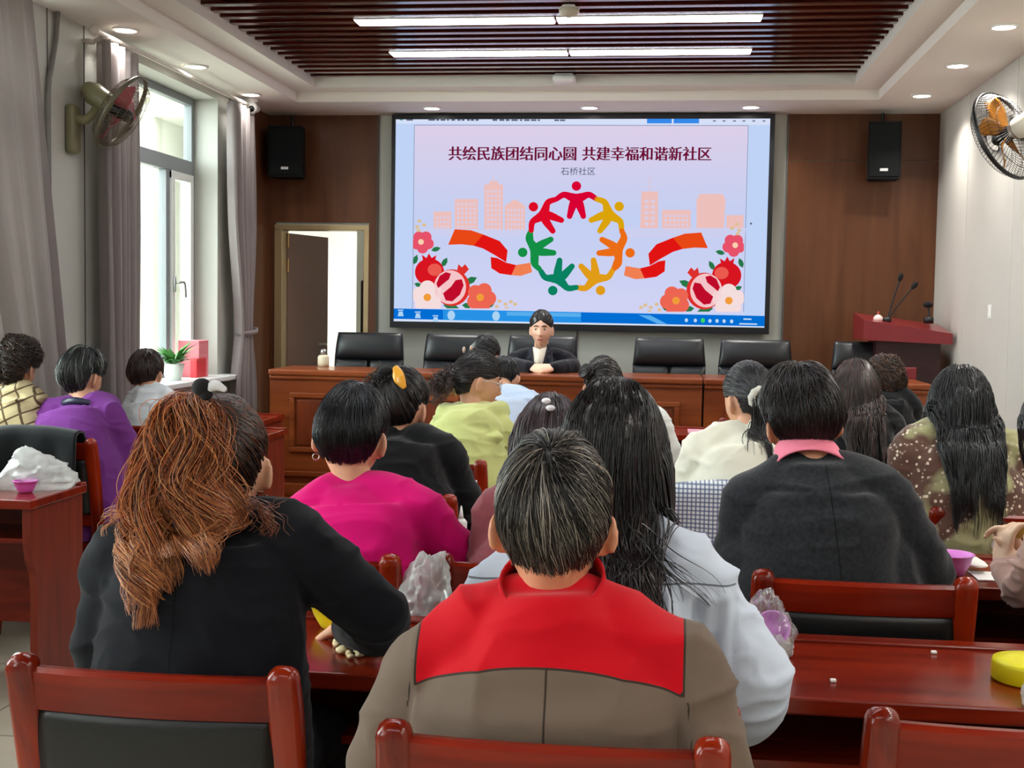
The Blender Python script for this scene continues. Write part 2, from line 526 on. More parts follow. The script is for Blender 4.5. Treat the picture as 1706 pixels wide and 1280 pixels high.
mb.build('door_frame', mat('champagne_metal', (172, 150, 112), 0.35, metal=0.5), door)
a = math.radians(76); ca, sa = math.cos(a), math.sin(a)
hx, hy = DX0 + 0.035, YF + 0.12
P = lambda u, w, z: (hx + u * ca - w * sa, hy + u * sa + w * ca, z)
mb = MB()
v = [P(u, w, z) for z in (PZ + 0.01, DZ - 0.03) for w in (0, 0.04) for u in (0, 0.66)]
mb.add(v, [(0, 2, 3, 1), (4, 5, 7, 6), (0, 1, 5, 4), (2, 6, 7, 3), (0, 4, 6, 2), (1, 3, 7, 5)])
leaf = mb.build('door_leaf', mat('brown_door_leaf', (104, 70, 58), 0.4), door)
mb = MB(); p = np.array(P(0.6, -0.02, 1.15)); mb.tube([p, p + (0.0, -0.04, 0), p + (-0.05, -0.08, 0)], 0.01, 8); mb.build('handle', M_chrome, leaf)
mb = MB()
for z in (0.5, 1.75, 1.95):
    mb.tube([P(-0.005, -0.008, z), P(-0.005, -0.008, z + 0.1)], 0.008, 8)
mb.build('hinge', M_gold, door)
p = at(604, 470, YF + 0.35)
mb = MB(); mb.tube([(p[0], p[1], 0.01), (p[0], p[1], p[2])], 0.015, 8); mb.lathe([(0.1, 0), (0.1, 0.015), (0.02, 0.03)], (p[0], p[1], 0.001))
tag(mb.build('stand_pole', M_dark), 'slim black pole standing just inside the open doorway', 'pole')


# curtains
def curtain(name, label, path_top, path_bot, z0, z1, folds, amp, tie=None, nz=40, group=None, off=0.12):
    """A pleated cloth hung between two lines of the left wall; tie = (z, factor, y) gathers it."""
    n = folds * 10; rings = []
    for k in range(nz + 1):
        z = z1 + (z0 - z1) * k / nz; w = k / nz
        row = []
        for i in range(n + 1):
            u = i / n
            y = (path_top[0] + (path_top[1] - path_top[0]) * u) * (1 - w) + (path_bot[0] + (path_bot[1] - path_bot[0]) * u) * w
            g = 1.0
            if tie:
                g = 1 - (1 - tie[1]) * math.exp(-((z - tie[0]) / (0.55 if z > tie[0] else 0.28)) ** 2)
                y = tie[2] + (y - tie[2]) * g
            ph = u * folds * 2 * math.pi + 0.6 * math.sin(3 * u * 6.28 + w * 1.5)
            x = XL + off + amp * math.sin(ph) * (0.6 + 0.4 * math.sin(5 * u + 1)) * (0.75 + 0.25 * g) + 0.012 * math.sin(2.2 * ph + 3 * w)
            row.append((x, y, z))
        rings.append(row)
    v = [q for r in rings for q in r]; m = n + 1
    f = [(k * m + i, k * m + i + 1, (k + 1) * m + i + 1, (k + 1) * m + i) for k in range(nz) for i in range(n)]
    o = mesh_obj(name, v, f, M_curtain, None, True, (XL + 0.12, path_bot[0], z0))
    md = o.modifiers.new('thickness', 'SOLIDIFY'); md.thickness = 0.004
    tag(o, label, 'curtain', group); return o


curtain('curtain', 'pale mauve curtain hanging slanted at the left edge before the fan', (4.9, 5.9), (5.9, 6.36), 0.03, 2.96, 4, 0.055, off=0.085)
curtain('curtain', 'dark mauve curtain behind the wall fan, beside the tall window', (6.56, 7.04), (6.62, 7.0), 0.03, 2.9, 5, 0.05)
c3 = curtain('curtain', 'pale mauve curtain tied back beside the brown end wall', (8.58, 9.1), (8.66, 9.16), 0.03, 2.9, 5, 0.045, (1.3, 0.55, 8.93))
mb = MB(); t = np.linspace(0, 2 * np.pi, 24, endpoint=False)
mb.loft([np.stack([XL + 0.12 + 0.075 * np.cos(t) * 1.0, 8.93 + 0.15 * np.sin(t), np.full(24, z) + 0.015 * np.sin(t)], 1) for z in (1.27, 1.30)], cap=False)
tb = mb.build('tieback', M_curtain, c3, smooth=True); tb.modifiers.new('thickness', 'SOLIDIFY').thickness = 0.006
mb = MB(); mb.tube([(XL + 0.12, 6.5, 2.93), (XL + 0.12, 9.12, 2.93)], 0.013, 10)
for y in (6.48, 9.14):
    mb.ell((XL + 0.12, y, 2.93), (0.03, 0.03, 0.03))
for y in (6.62, 8.9):
    mb.tube([(XL, y, 2.9), (XL + 0.05, y, 2.9), (XL + 0.12, y, 2.925)], 0.012, 8); mb.lathe([(0.035, -0.01), (0.035, 0.01)], (XL + 0.02, y, 2.9), 12)
tag(mb.build('curtain_rod', mat('cream_metal', (206, 198, 186), 0.4)), 'pale metal curtain rod along the top of the tall window', 'curtain rod')

# conduit on the left wall
mb = MB(); q = [at(92, 15, 6.18), at(88, 60, 6.18), at(78, 110, 6.18), at(72, 160, 6.18), at(73, 300, 6.18), at(76, 430, 6.18)]
q = [(XL + 0.02, p[1] + (p[0] - q[3][0]) * 0 + 0.0 + (i == 0) * 0.03, p[2]) for i, p in enumerate(q)]
ys_ = [6.27, 6.25, 6.2, 6.165, 6.165, 6.165]
q = [(XL + 0.02, y, p[2]) for y, p in zip(ys_, q)]; q[0] = (XL + 0.02, 6.27, 2.975)
mb.tube(q, 0.014, 8, smooth=5)
tag(mb.build('cable_conduit', mat('grey_conduit', (112, 108, 104), 0.5), smooth=True), 'thin grey cable conduit running down the left wall', 'conduit')
# ------------------------------------------------------------------ ceiling fixtures
def downlight(x, y, label, group, watts=4.5):
    o = thing('downlight', label, 'ceiling light', (x, y, ZS), group)
    mb = MB(); mb.lathe([(0.075, 0.0), (0.075, -0.006), (0.058, -0.01), (0.056, -0.004), (0.056, 0.0)], (x, y, ZS), 24); mb.build('trim_ring', M_white, o, True)
    mb = MB(); mb.lathe([(0.055, -0.0035), (0.055, -0.0055)], (x, y, ZS), 24); mb.build('diffuser', M_lamp, o)
    lamp('downlight_bulb', 'AREA', (x, y, ZS - 0.02), watts, o, size=0.11, spread=math.radians(125), col=(1, 0.96, 0.9))


for i, y in enumerate((6.7, 7.75, 8.8)):
    downlight(-2.985, y, ['white round ceiling downlight nearest the slanted left curtain', 'white round ceiling downlight, middle of the row above the tall window', 'white round ceiling downlight just beside the dome camera'][i], 'downlights above the windows', 1.3)
for i, x in enumerate((-1.795, -0.611, 0.567)):
    downlight(x, 9.44, ['white round downlight above the left end of the big screen', 'white round downlight above the middle of the big screen', 'white round downlight above the right end of the big screen'][i], 'downlights above the screen', 5)
for i, y in enumerate((6.85, 7.9, 8.97)):
    downlight(1.685, y, ['white round downlight above the right fan, nearest of its row', 'white round downlight over the right wall, second of its row of three', 'white round downlight over the right wall, closest to the brown front wall'][i], 'downlights over the right wall')
for y in (5.65, 4.6, 3.5, 2.4, 1.3, 0.2, -0.9, -2.0):       # the same rows run on behind the camera: only their light reaches the picture
    for x in ((1.685,) if y > 3 else (-2.985, 1.685)):
        lamp('row_downlight_bulb', 'AREA', (x, y, ZS - 0.02), 6, None, size=0.11, spread=math.radians(150), col=(1, 0.96, 0.9))


def light_bar(x0, x1, y, label):
    o = thing('light_bar', label, 'ceiling light', ((x0 + x1) / 2, y, 3.1), 'linear lights in the slatted ceiling')
    mb = MB(); mb.box((x0, y - 0.075, 3.108), (x1, y + 0.075, 3.19), 0.002); mb.build('housing', M_white, o)
    mb = MB(); mb.box((x0 + 0.006, y - 0.07, 3.104), (x1 - 0.006, y + 0.07, 3.1085)); mb.build('diffuser', M_tube, o)


for i, y in enumerate((7.17, 8.085)):
    light_bar(-1.81, -0.669, y, ['bright linear light in the slatted ceiling, nearer row, left half', 'bright linear light in the slatted ceiling, row closest to the screen, left half'][i])
    light_bar(-0.657, 0.48, y, ['bright linear light in the slatted ceiling, nearer row, right half', 'bright linear light in the slatted ceiling, row closest to the screen, right half'][i])
for y in (5.3, 3.4, -0.4):                          # further bars of the same ceiling, above and behind the camera
    mb = MB(); mb.box((-1.81, y - 0.068, 3.082), (0.48, y + 0.068, 3.0895))
    q = mb.build('ceiling_light_row', M_tube); q['kind'] = 'structure'

o = thing('smoke_detector', 'pale round smoke detector hanging between the two nearer light bars', 'smoke detector', (-0.566, 6.9, 3.1))
mb = MB(); mb.lathe([(0.055, 0), (0.055, -0.02), (0.046, -0.034), (0.02, -0.046), (0.004, -0.047)], (-0.566, 6.9, 3.11), 24); mb.build('housing', mat('ivory_plastic', (206, 196, 176), 0.5), o, True)
mb = MB(); mb.lathe([(0.058, 0.004), (0.058, -0.008)], (-0.566, 6.9, 3.115), 24); mb.build('base', M_white, o)
o = thing('wireless_access_point', 'white rounded box on the tray edge above the screen middle', 'ceiling box', (-0.75, 8.86, 3.05))
mb = MB(); mb.box((-0.83, 8.78, 3.055), (-0.67, 8.93, 3.105), 0.02); mb.build('cover', M_white, o, True)
mb = MB(); mb.box((-0.81, 8.80, 3.1), (-0.69, 8.91, 3.112)); mb.build('base_plate', M_pvcw, o)

p = at(418, 180, 9.0)
o = thing('dome_camera', 'small white security camera under the ceiling by the left corner', 'security camera', (p[0], p[1], ZS))
mb = MB(); mb.lathe([(0.05, 0), (0.05, -0.02), (0.03, -0.03)], (p[0], p[1], ZS), 20); mb.build('mount', M_white, o, True)
mb = MB(); mb.ell((p[0], p[1], ZS - 0.065), (0.05, 0.05, 0.05)); hd = mb.build('camera_body', M_white, o, True)
mb = MB(); mb.ell((p[0] + 0.012, p[1] - 0.028, ZS - 0.075), (0.026, 0.026, 0.026)); mb.build('lens', mat('black_gloss', (6, 7, 9), 0.08), hd, True)


# ------------------------------------------------------------------ speakers
def speaker(x0, x1, z0, z1, label, yaw):
    c = ((x0 + x1) / 2, YF - 0.16)
    o = thing('wall_speaker', label, 'speaker', (c[0], c[1], z0), 'loudspeakers on the front wall'); o.rotation_euler = (0, 0, yaw)
    w = (x1 - x0) / 2
    mb = MB()
    for z in (z0, z1):
        pass
    t = [(-w, -0.12), (w, -0.12), (w * 0.8, 0.1), (-w * 0.8, 0.1)]
    mb.loft([[(c[0] + a, c[1] + b, z) for a, b in t] for z in (z0, z1)]); mb.build('cabinet', M_spk, o)
    mb = MB(); mb.box((c[0] - w + 0.012, c[1] - 0.128, z0 + 0.015), (c[0] + w - 0.012, c[1] - 0.1195, z1 - 0.015), 0.004); gr = mb.build('grille', M_spk, o)
    mb = MB(); mb.box((c[0] - 0.028, c[1] - 0.131, z0 + 0.055), (c[0] + 0.028, c[1] - 0.1275, z0 + 0.075)); mb.build('badge', mat('silver_badge', (225, 228, 228), 0.35), gr)
    mb = MB(); mb.box((c[0] - 0.02, c[1] + 0.09, z1 - 0.2), (c[0] + 0.02, YF - 0.003 if abs(yaw) < 0.01 else c[1] + 0.15, z1 - 0.12)); mb.tube([(c[0], c[1] + 0.13, z1 - 0.2), (c[0], c[1] + 0.13, z1 + 0.1)], 0.012, 8); mb.build('bracket', M_dark, o)


speaker(-3.10, -2.83, 2.47, 2.86, 'black loudspeaker high in the dark left corner above the doorway', 0.06)
speaker(1.43, 1.665, 2.47, 2.885, 'black loudspeaker on the brown wall right of the screen', -0.08)


# ------------------------------------------------------------------ wall fans
def fan(label, c, axis, wall, r, blade, motor, cage, plate_at, group='wall fans'):
    a = np.array(axis, float); a /= np.linalg.norm(a); c = np.array(c, float)
    s = np.cross(a, (0, 0, 1)); s /= np.linalg.norm(s); u = np.cross(s, a)
    o = thing('wall_fan', label, 'fan', plate_at, group)
    pl = np.array(plate_at, float); inw = 1 if pl[0] < 0 else -1
    mb = MB(); mb.box((wall, pl[1] - 0.05, pl[2] - 0.13), (wall + inw * 0.055, pl[1] + 0.05, pl[2] + 0.13), 0.02); mb.build('mount_plate', motor, o, True)
    bk = c - a * 0.16
    mb = MB(); mb.tube([(wall + inw * 0.04, pl[1], pl[2] + 0.06), (wall + inw * 0.1, pl[1], pl[2] + 0.05), bk - np.array((0, 0, 0.07)), bk], 0.024, 10, smooth=5); mb.build('arm', motor, o, True)
    mb = MB(); mb.tube([c - a * 0.2, c - a * 0.18, c - a * 0.08], [0.05, 0.062, 0.055], 16); mb.build('motor', motor, o, True)
    t = np.linspace(0, 2 * np.pi, 40, endpoint=False); C2 = lambda q, rr, d: c + a * d + rr * (math.cos(q) * s + math.sin(q) * u)
    mb = MB()
    ring = np.array([C2(q, r, 0) for q in t])
    rr_ = []
    for i, q in enumerate(t):
        e1 = (math.cos(q) * s + math.sin(q) * u)
        rr_.append([ring[i] + 0.008 * (math.cos(k) * e1 + math.sin(k) * a * 1.6) for k in np.linspace(0, 2 * np.pi, 8, endpoint=False)])
    mb.loft(rr_, closed=True); mb.build('guard_ring', cage, o, True)
    mb = MB()
    for sd, dd in ((1, 0.075), (-1, -0.07)):
        for q in np.linspace(0, 2 * np.pi, 64, endpoint=False):
            mb.tube([C2(q, r, 0), C2(q + 0.1 * sd, r * 0.8, dd * 0.75), C2(q + 0.2 * sd, r * 0.2, dd)], 0.0013, 4, ends=False)
        for rr2 in (0.2, 0.6, 0.85):
            cc = [C2(q, r * rr2, dd * (1.0 if rr2 < 0.5 else 0.85 if rr2 < 0.7 else 0.66)) for q in np.linspace(0, 2 * np.pi, 30)]
            mb.tube(cc, 0.0015, 4, ends=False)
    mb.build('guard_wires', cage, o)
    mb = MB(); mb.tube([C2(0, 0, -0.05), C2(0, 0, 0.04)], [0.04, 0.034], 16); mb.build('hub', M_dark, o, True)
    for k in range(3 if blade[1] == 3 else 5):
        n = 3 if blade[1] == 3 else 5
        q0 = k * 2 * math.pi / n + blade[2]; rows = []
        for i in range(9):
            rr2 = 0.03 + (r * 0.86 - 0.03) * i / 8; wd_ = (0.9 if n == 3 else 0.62) * math.sin(math.pi * min(1, 0.18 + 0.7 * i / 8)) ; row = []
            for j in range(7):
                w = (j / 6 - 0.5) * wd_; row.append(C2(q0 + w + 0.25 * i / 8, rr2, 0.05 * (j / 6 - 0.5)))
            rows.append(row)
        v = [p for r_ in rows for p in r_]; f = [(i * 7 + j, i * 7 + j + 1, i * 7 + j + 8, i * 7 + j + 7) for i in range(8) for j in range(6)]
        b = mesh_obj('blade', v, f, blade[0], o, True); b.modifiers.new('thickness', 'SOLIDIFY').thickness = 0.0025


lf = at(202, 187, 6.5)
fan('olive metal wall fan with pinkish blades beside the left window', lf, (0.80, 0.10, -0.52), XL, 0.215, (mat('pink_fan_blade', (178, 92, 100), 0.25), 3, 0.6), mat('olive_enamel', (128, 124, 92), 0.35), mat('olive_brown_enamel', (96, 90, 70), 0.4), (XL, 6.42, 2.4))
rf = at(1674, 226, 6.8)
fan('wall fan with amber blades and black guard on the white wall', rf, (-0.62, 0.66, -0.36), XR, 0.24, (mat('amber_fan_blade', (196, 128, 40), 0.2, trans=0.25), 5, 0.2), mat('cream_enamel', (222, 214, 198), 0.35), mat('black_enamel', (18, 18, 18), 0.35), (XR, 6.62, 2.42))

p = at(1650, 520, 1); y = 1.98 / (at(1650, 520, 1)[0]); p = at(1650, 520, y)
mb = MB(); mb.box((XR - 0.009, y - 0.035, p[2] - 0.045), (XR, y + 0.035, p[2] + 0.045), 0.004); mb.box((XR - 0.013, y - 0.014, p[2] - 0.026), (XR - 0.008, y + 0.014, p[2] + 0.026), 0.002)
tag(mb.build('light_switch', M_white), 'white light switch on the panelled right wall', 'switch')


# ------------------------------------------------------------------ the LED screen
SY = YF - 0.11
SC = [at(652, 187, SY), at(1292, 190, SY), at(1281, 556, SY), at(646, 548, SY)]
sx0, sx1 = -2.155, 0.762; sz0, sz1 = 1.318, 2.965
scr = thing('led_screen', 'large lit wall screen with slide of dancing figures in a ring', 'screen', ((sx0 + sx1) / 2, SY, sz0))
mb = MB(); mb.box((sx0, SY, sz0), (sx1, YF - 0.005, sz1), 0.004); cab = mb.build('cabinet', M_dark, scr)
mb = MB()
for (a, b, c, d) in ((sx0, sx0 + 0.03, sz0, sz1), (sx1 - 0.035, sx1, sz0, sz1), (sx0 + 0.03, sx1 - 0.035, sz0, sz0 + 0.05), (sx0 + 0.03, sx1 - 0.035, sz1 - 0.035, sz1)):
    mb.box((a, SY - 0.012, c), (b, SY + 0.001, d))
mb.build('bezel', mat('bezel_black', (10, 12, 18), 0.35), scr)
K = 0.5
LAYER = [0]


def sp(x, y):
    """Enlarged-photo coordinates of the slide -> a place on the screen."""
    return at(640 + x / 2.5463, 170 + y / 2.5463, SY)


def art(name, polys, col, k=None, parent=None, strength=None, layer=1):
    """Flat coloured shapes that the screen shows."""
    mb = MB(); yy = SY - 0.0008 * layer
    for q in polys:
        v = [(p[0], yy, p[2]) for p in (sp(x, y) for x, y in q)]
        bm = bmesh.new(); vs = [bm.verts.new(a) for a in v]
        try:
            f = bm.faces.new(vs)
            bmesh.ops.triangulate(bm, faces=[f])
        except Exception:
            bm.free(); continue
        bmesh.ops.recalc_face_normals(bm, faces=bm.faces)
        if bm.faces[:] and sum(f.normal.y for f in bm.faces) > 0:
            bmesh.ops.reverse_faces(bm, faces=bm.faces)
        bm.faces.ensure_lookup_table(); mb.bm(bm)
    return mb.build(name, glow('screen_%d_%d_%d' % tuple(col), col, strength or K), parent or scr)


def disc(cx, cy, rx, ry=None, n=28, a0=0.0):
    ry = ry or rx
    return [(cx + rx * math.cos(a0 + 2 * math.pi * i / n), cy + ry * math.sin(a0 + 2 * math.pi * i / n)) for i in range(n)]


def thick(pts, w, n=8):
    """A brush stroke of (varying) width along points."""
    P, R = resample([(x, y, 0) for x, y in pts], w, n); T = np.gradient(P, axis=0); T /= np.linalg.norm(T, axis=1)[:, None] + 1e-9
    N_ = np.stack([-T[:, 1], T[:, 0]], 1)
    a = P[:, :2] + N_ * R[:, None] / 2; b = P[:, :2] - N_ * R[:, None] / 2
    cap = []
    d = T[-1, :2]; 
    for q in np.linspace(math.pi / 2, -math.pi / 2, 7)[1:-1]:
        cap.append(P[-1, :2] + R[-1] / 2 * (d * math.cos(q) + N_[-1] * math.sin(q)))
    return [tuple(q) for q in a] + [tuple(q) for q in cap] + [tuple(q) for q in b[::-1]]


# background image with its soft lavender to sky-blue wash
m = bpy.data.materials.new('slide_background'); m.use_nodes = True; N, L = m.node_tree.nodes, m.node_tree.links
N.remove(N['Principled BSDF']); e = N.new('ShaderNodeEmission'); e.inputs[1].default_value = K
tc = N.new('ShaderNodeTexCoord'); sx_ = N.new('ShaderNodeSeparateXYZ'); L.new(tc.outputs['Generated'], sx_.inputs[0])
mr = N.new('ShaderNodeValToRGB'); L.new(sx_.outputs[2], mr.inputs[0])
for i, (ps, c) in enumerate(((0.0, (214, 216, 250)), (0.5, (200, 212, 248)), (1.0, (226, 212, 238)))):
    el = mr.color_ramp.elements[i] if i < 2 else mr.color_ramp.elements.new(ps)
    el.position = ps; el.color = lin(c)
L.new(mr.outputs[0], e.inputs[0]); L.new(e.outputs[0], N['Material Output'].inputs[0])
art('desktop_area', [[(42, 60), (1640, 66), (1612, 966), (34, 936)]], (196, 216, 252), layer=1)
bgd = art('slide_area', [[(128, 98), (1544, 100), (1524, 900), (120, 878)]], (206, 214, 248), layer=2)
bgd.data.materials[0] = m
art('window_title_bar', [[(42, 60), (1640, 66), (1640, 98), (42, 92)]], (218, 228, 252), layer=2)
art('title_bar_tabs', [[(1115, 66), (1220, 66), (1220, 91), (1115, 91)], [(1228, 66), (1336, 66), (1336, 91), (1228, 91)]], (56, 140, 238), layer=3)
random.seed(5)
marks = []
x = 95
while x < 790:
    w = random.randint(8, 30)
    if random.random() < 0.78:
        marks.append([(x, 72 + x * 0.003), (x + w, 72 + x * 0.003), (x + w, 79 + x * 0.003), (x, 79 + x * 0.003)])
    x += w + random.randint(4, 12)
for x in (1395, 1436, 1480, 1520, 1562, 1605):
    marks.append([(x, 78), (x + 12, 78), (x + 12, 83), (x, 83)])
for q_ in marks:
    art('title_bar_word', [q_], (96, 104, 128), layer=3)
art('title_bar_icon', [[(66, 78), (74, 66), (80, 78)]], (40, 150, 140), layer=3)
# slide outline
art('slide_outline', [[(128, 97), (1545, 99), (1545, 102), (128, 100)], [(1543, 100), (1546, 100), (1526, 890), (1523, 890)], [(127, 98), (130, 98), (122, 878), (119, 878)]], (150, 160, 190), layer=3)
# task bar
art('task_bar', [[(38, 876), (1616, 908), (1613, 952), (36, 920)]], (0, 112, 216), layer=3)
art('task_bar_sheen', [[(250, 880), (835, 892), (835, 938), (250, 925)]], (40, 150, 235), layer=4)
art('task_bar_highlight', [[(520, 890), (835, 896), (835, 912), (520, 906)]], (92, 178, 242), layer=5)
art('task_bar_highlight', [[(1080, 904), (1130, 906), (1200, 942), (1160, 941)]], (92, 178, 242), layer=5)
art('screen_bottom_line', [[(36, 921), (1613, 953), (1613, 966), (36, 934)]], (216, 230, 252), layer=4)
ic = []
for x, y in ((70, 885), (143, 893), (218, 909), (285, 897), (475, 899)):
    ic += [[(x - 12, y - 4), (x + 12, y - 4), (x + 12, y + 1), (x - 12, y + 1)], [(x - 7, y + 4), (x + 9, y + 4), (x + 13, y + 24), (x - 12, y + 24)]]
art('task_bar_icons', [disc(285, 905, 16, 20), disc(475, 908, 16, 20)] + ic, (176, 216, 248), layer=6)
art('tray_icons', [disc(x, y, 7, 8) for x, y in ((1282, 926), (1320, 927), (1382, 929), (1412, 929), (1442, 930), (1474, 931))] + [[(1524, 918), (1558, 919), (1558, 925), (1524, 924)], [(1506, 938), (1582, 940), (1582, 946), (1506, 944)]], (196, 222, 250), layer=6)
art('tray_icon_green', [disc(1352, 927, 9, 10)], (60, 220, 100), layer=6)
art('pointer', [[(1552, 510), (1562, 516), (1554, 522)]], (60, 60, 80), layer=6)


def writing(name, body, x0, x1, ymid, tilt, col, bold=0.0, squash=1.0):
    c = bpy.data.curves.new(name, 'FONT'); c.body = body; c.offset = bold; c.resolution_u = 3
    o = bpy.data.objects.new(name, c); COL.objects.link(o)
    dg = bpy.context.evaluated_depsgraph_get(); me = bpy.data.meshes.new_from_object(o.evaluated_get(dg))
    v = np.array([q.co[:] for q in me.vertices]); f = [tuple(p.vertices) for p in me.polygons]
    bpy.data.objects.remove(o); bpy.data.meshes.remove(me)
    a, b = v.min(0), v.max(0); A, B = sp(x0, ymid), sp(x1, ymid + tilt); s = (B[0] - A[0]) / (b[0] - a[0])
    u = (v[:, 0] - a[0]) / (b[0] - a[0])
    q = np.stack([A[0] + u * (B[0] - A[0]), np.full(len(v), SY - 0.0045), A[2] + u * (B[2] - A[2]) + (v[:, 1] - (a[1] + b[1]) / 2) * s * squash], 1)
    f = [t if True else t for t in f]
    return mesh_obj(name, q, f, glow('screen_%d_%d_%d' % tuple(col), col, K), scr)


for dx_ in (-2, 0, 2):
    writing('title_writing', '共绘民族团结同心圆', 275 + dx_, 814 + dx_, 218, 1, (112, 14, 54), 0.0, 1.04)
for dx_ in (-2, 0, 2):
    writing('title_writing', '共建幸福和谐新社区', 842 + dx_, 1387 + dx_, 219, 1, (112, 14, 54), 0.0, 1.04)
writing('subtitle_writing', '石桥社区', 750, 896, 294, 0, (58, 84, 104), 0.0, 0.95)

# ring emblem: seven figures holding hands
figs = [(90, (222, 0, 52)), (141.5, (226, 10, 40)), (193, (20, 146, 70)), (244.5, (10, 132, 98)), (296, (230, 160, 24)), (347.5, (240, 112, 22)), (39, (224, 168, 10))]
logo = None
CX, CY, RR = 816, 590, 207
for k, (ang, col) in enumerate(figs):
    a = math.radians(ang)
    if k == 2: a = math.radians(192)
    def pol(da, r):
        t = a + math.radians(da); return (CX + r * math.cos(t), CY - r * math.sin(t))
    polys = [disc(*pol(0, RR + 26), 20)]
    polys.append(thick([pol(-25.2, RR - 10), pol(-15, RR - 4), pol(-5, RR - 22), pol(5, RR - 22), pol(15, RR - 4), pol(25.2, RR - 10)], [22, 26, 36, 36, 26, 22]))
    polys.append(thick([pol(-1, RR - 12), pol(5, RR - 50), pol(15.5, RR - 98)], [44, 34, 24]))
    polys.append(thick([pol(1, RR - 12), pol(-5, RR - 50), pol(-15.5, RR - 98)], [44, 34, 24]))
    art('ring_figure', polys, col, layer=8 + (k % 2))

# ribbons
R1, R2, R3 = (238, 74, 22), (230, 22, 20), (246, 130, 84)
for sgn, mx_ in ((1, 0), (-1, 1645)):
    X = lambda x: x if sgn > 0 else mx_ - x
    q = lambda pts: [(X(x), y + (0 if sgn > 0 else 14)) for x, y in pts]
    art('ribbon_tail', [q([(300, 540), (370, 545), (420, 562), (380, 610), (330, 604), (272, 606), (328, 575)])], R1, layer=6)
    art('ribbon_band', [q([(420, 562), (490, 590), (524, 630), (518, 680), (470, 650), (420, 622), (380, 610)])], R2, layer=6)
    art('ribbon_fold', [q([(452, 658), (480, 662), (518, 682), (560, 692), (540, 735), (490, 728), (455, 705)])], R2, layer=7)
    art('ribbon_end', [q([(560, 692), (620, 682), (628, 722), (580, 738), (540, 735)])], R3, layer=6)

# skyline
SKY, SKY2 = (242, 204, 204), (228, 198, 216)
sky = [[(210, 465), (285, 465), (285, 545), (210, 545)], [(300, 412), (398, 412), (398, 545), (300, 545)], [(425, 350), (446, 350), (446, 336), (484, 336), (484, 350), (504, 350), (504, 560), (425, 560)], [(512, 440), (555, 412), (598, 440), (598, 560), (512, 560)],
       [(1092, 380), (1162, 380), (1162, 540), (1086, 540)], [(1178, 458), (1300, 458), (1300, 560), (1178, 560)], [(1325, 415), (1340, 390), (1436, 390), (1448, 415), (1440, 425), (1440, 560), (1412, 560), (1412, 500), (1385, 478), (1355, 500), (1355, 560), (1325, 560)], [(1452, 480), (1526, 480), (1522, 560), (1452, 560)], [(1125, 320), (1128, 320), (1128, 380), (1125, 380)], [(463, 318), (466, 318), (466, 338), (463, 338)]]
blds = [art('skyline_building', [q_], (242, 196, 192), layer=3) for q_ in sky]
for x0, x1, y0, y1, c, r, bi in ((306, 392, 425, 540, 5, 6, 1), (432, 498, 370, 550, 4, 9, 2), (216, 280, 480, 540, 4, 3, 0), (1100, 1154, 410, 530, 2, 5, 4), (1186, 1294, 475, 550, 6, 4, 5), (518, 594, 450, 550, 5, 5, 3)):
    wn = []
    for i in range(c):
        for j in range(r):
            a0 = x0 + (x1 - x0) * (i + 0.2) / c; b0 = y0 + (y1 - y0) * (j + 0.2) / r
            wn.append([(a0, b0), (a0 + (x1 - x0) / c * 0.6, b0), (a0 + (x1 - x0) / c * 0.6, b0 + (y1 - y0) / r * 0.55), (a0, b0 + (y1 - y0) / r * 0.55)])
    art('skyline_windows', wn, (224, 210, 232), layer=4, parent=blds[bi])
for q_ in ([(150, 535), (640, 545), (640, 575), (150, 565)], [(1030, 535), (1535, 535), (1530, 580), (1030, 575)]):
    art('skyline_mist', [q_], (210, 212, 245), layer=4)

# pomegranates, blossoms and leaves in the two lower corners
def flower(cx, cy, r, n=5, a0=0.3):
    return [disc(cx + r * 0.55 * math.cos(a0 + 2 * math.pi * i / n), cy + r * 0.55 * math.sin(a0 + 2 * math.pi * i / n), r * 0.52) for i in range(n)]


def leaf_(x, y, l, ang):
    a = math.radians(ang); c, s = math.cos(a), math.sin(a); pts = [(0, 0), (0.3, 0.22), (0.65, 0.22), (1, 0), (0.65, -0.22), (0.3, -0.22)]
    return [(x + l * (u * c - w * s), y + l * (u * s + w * c)) for u, w in pts]


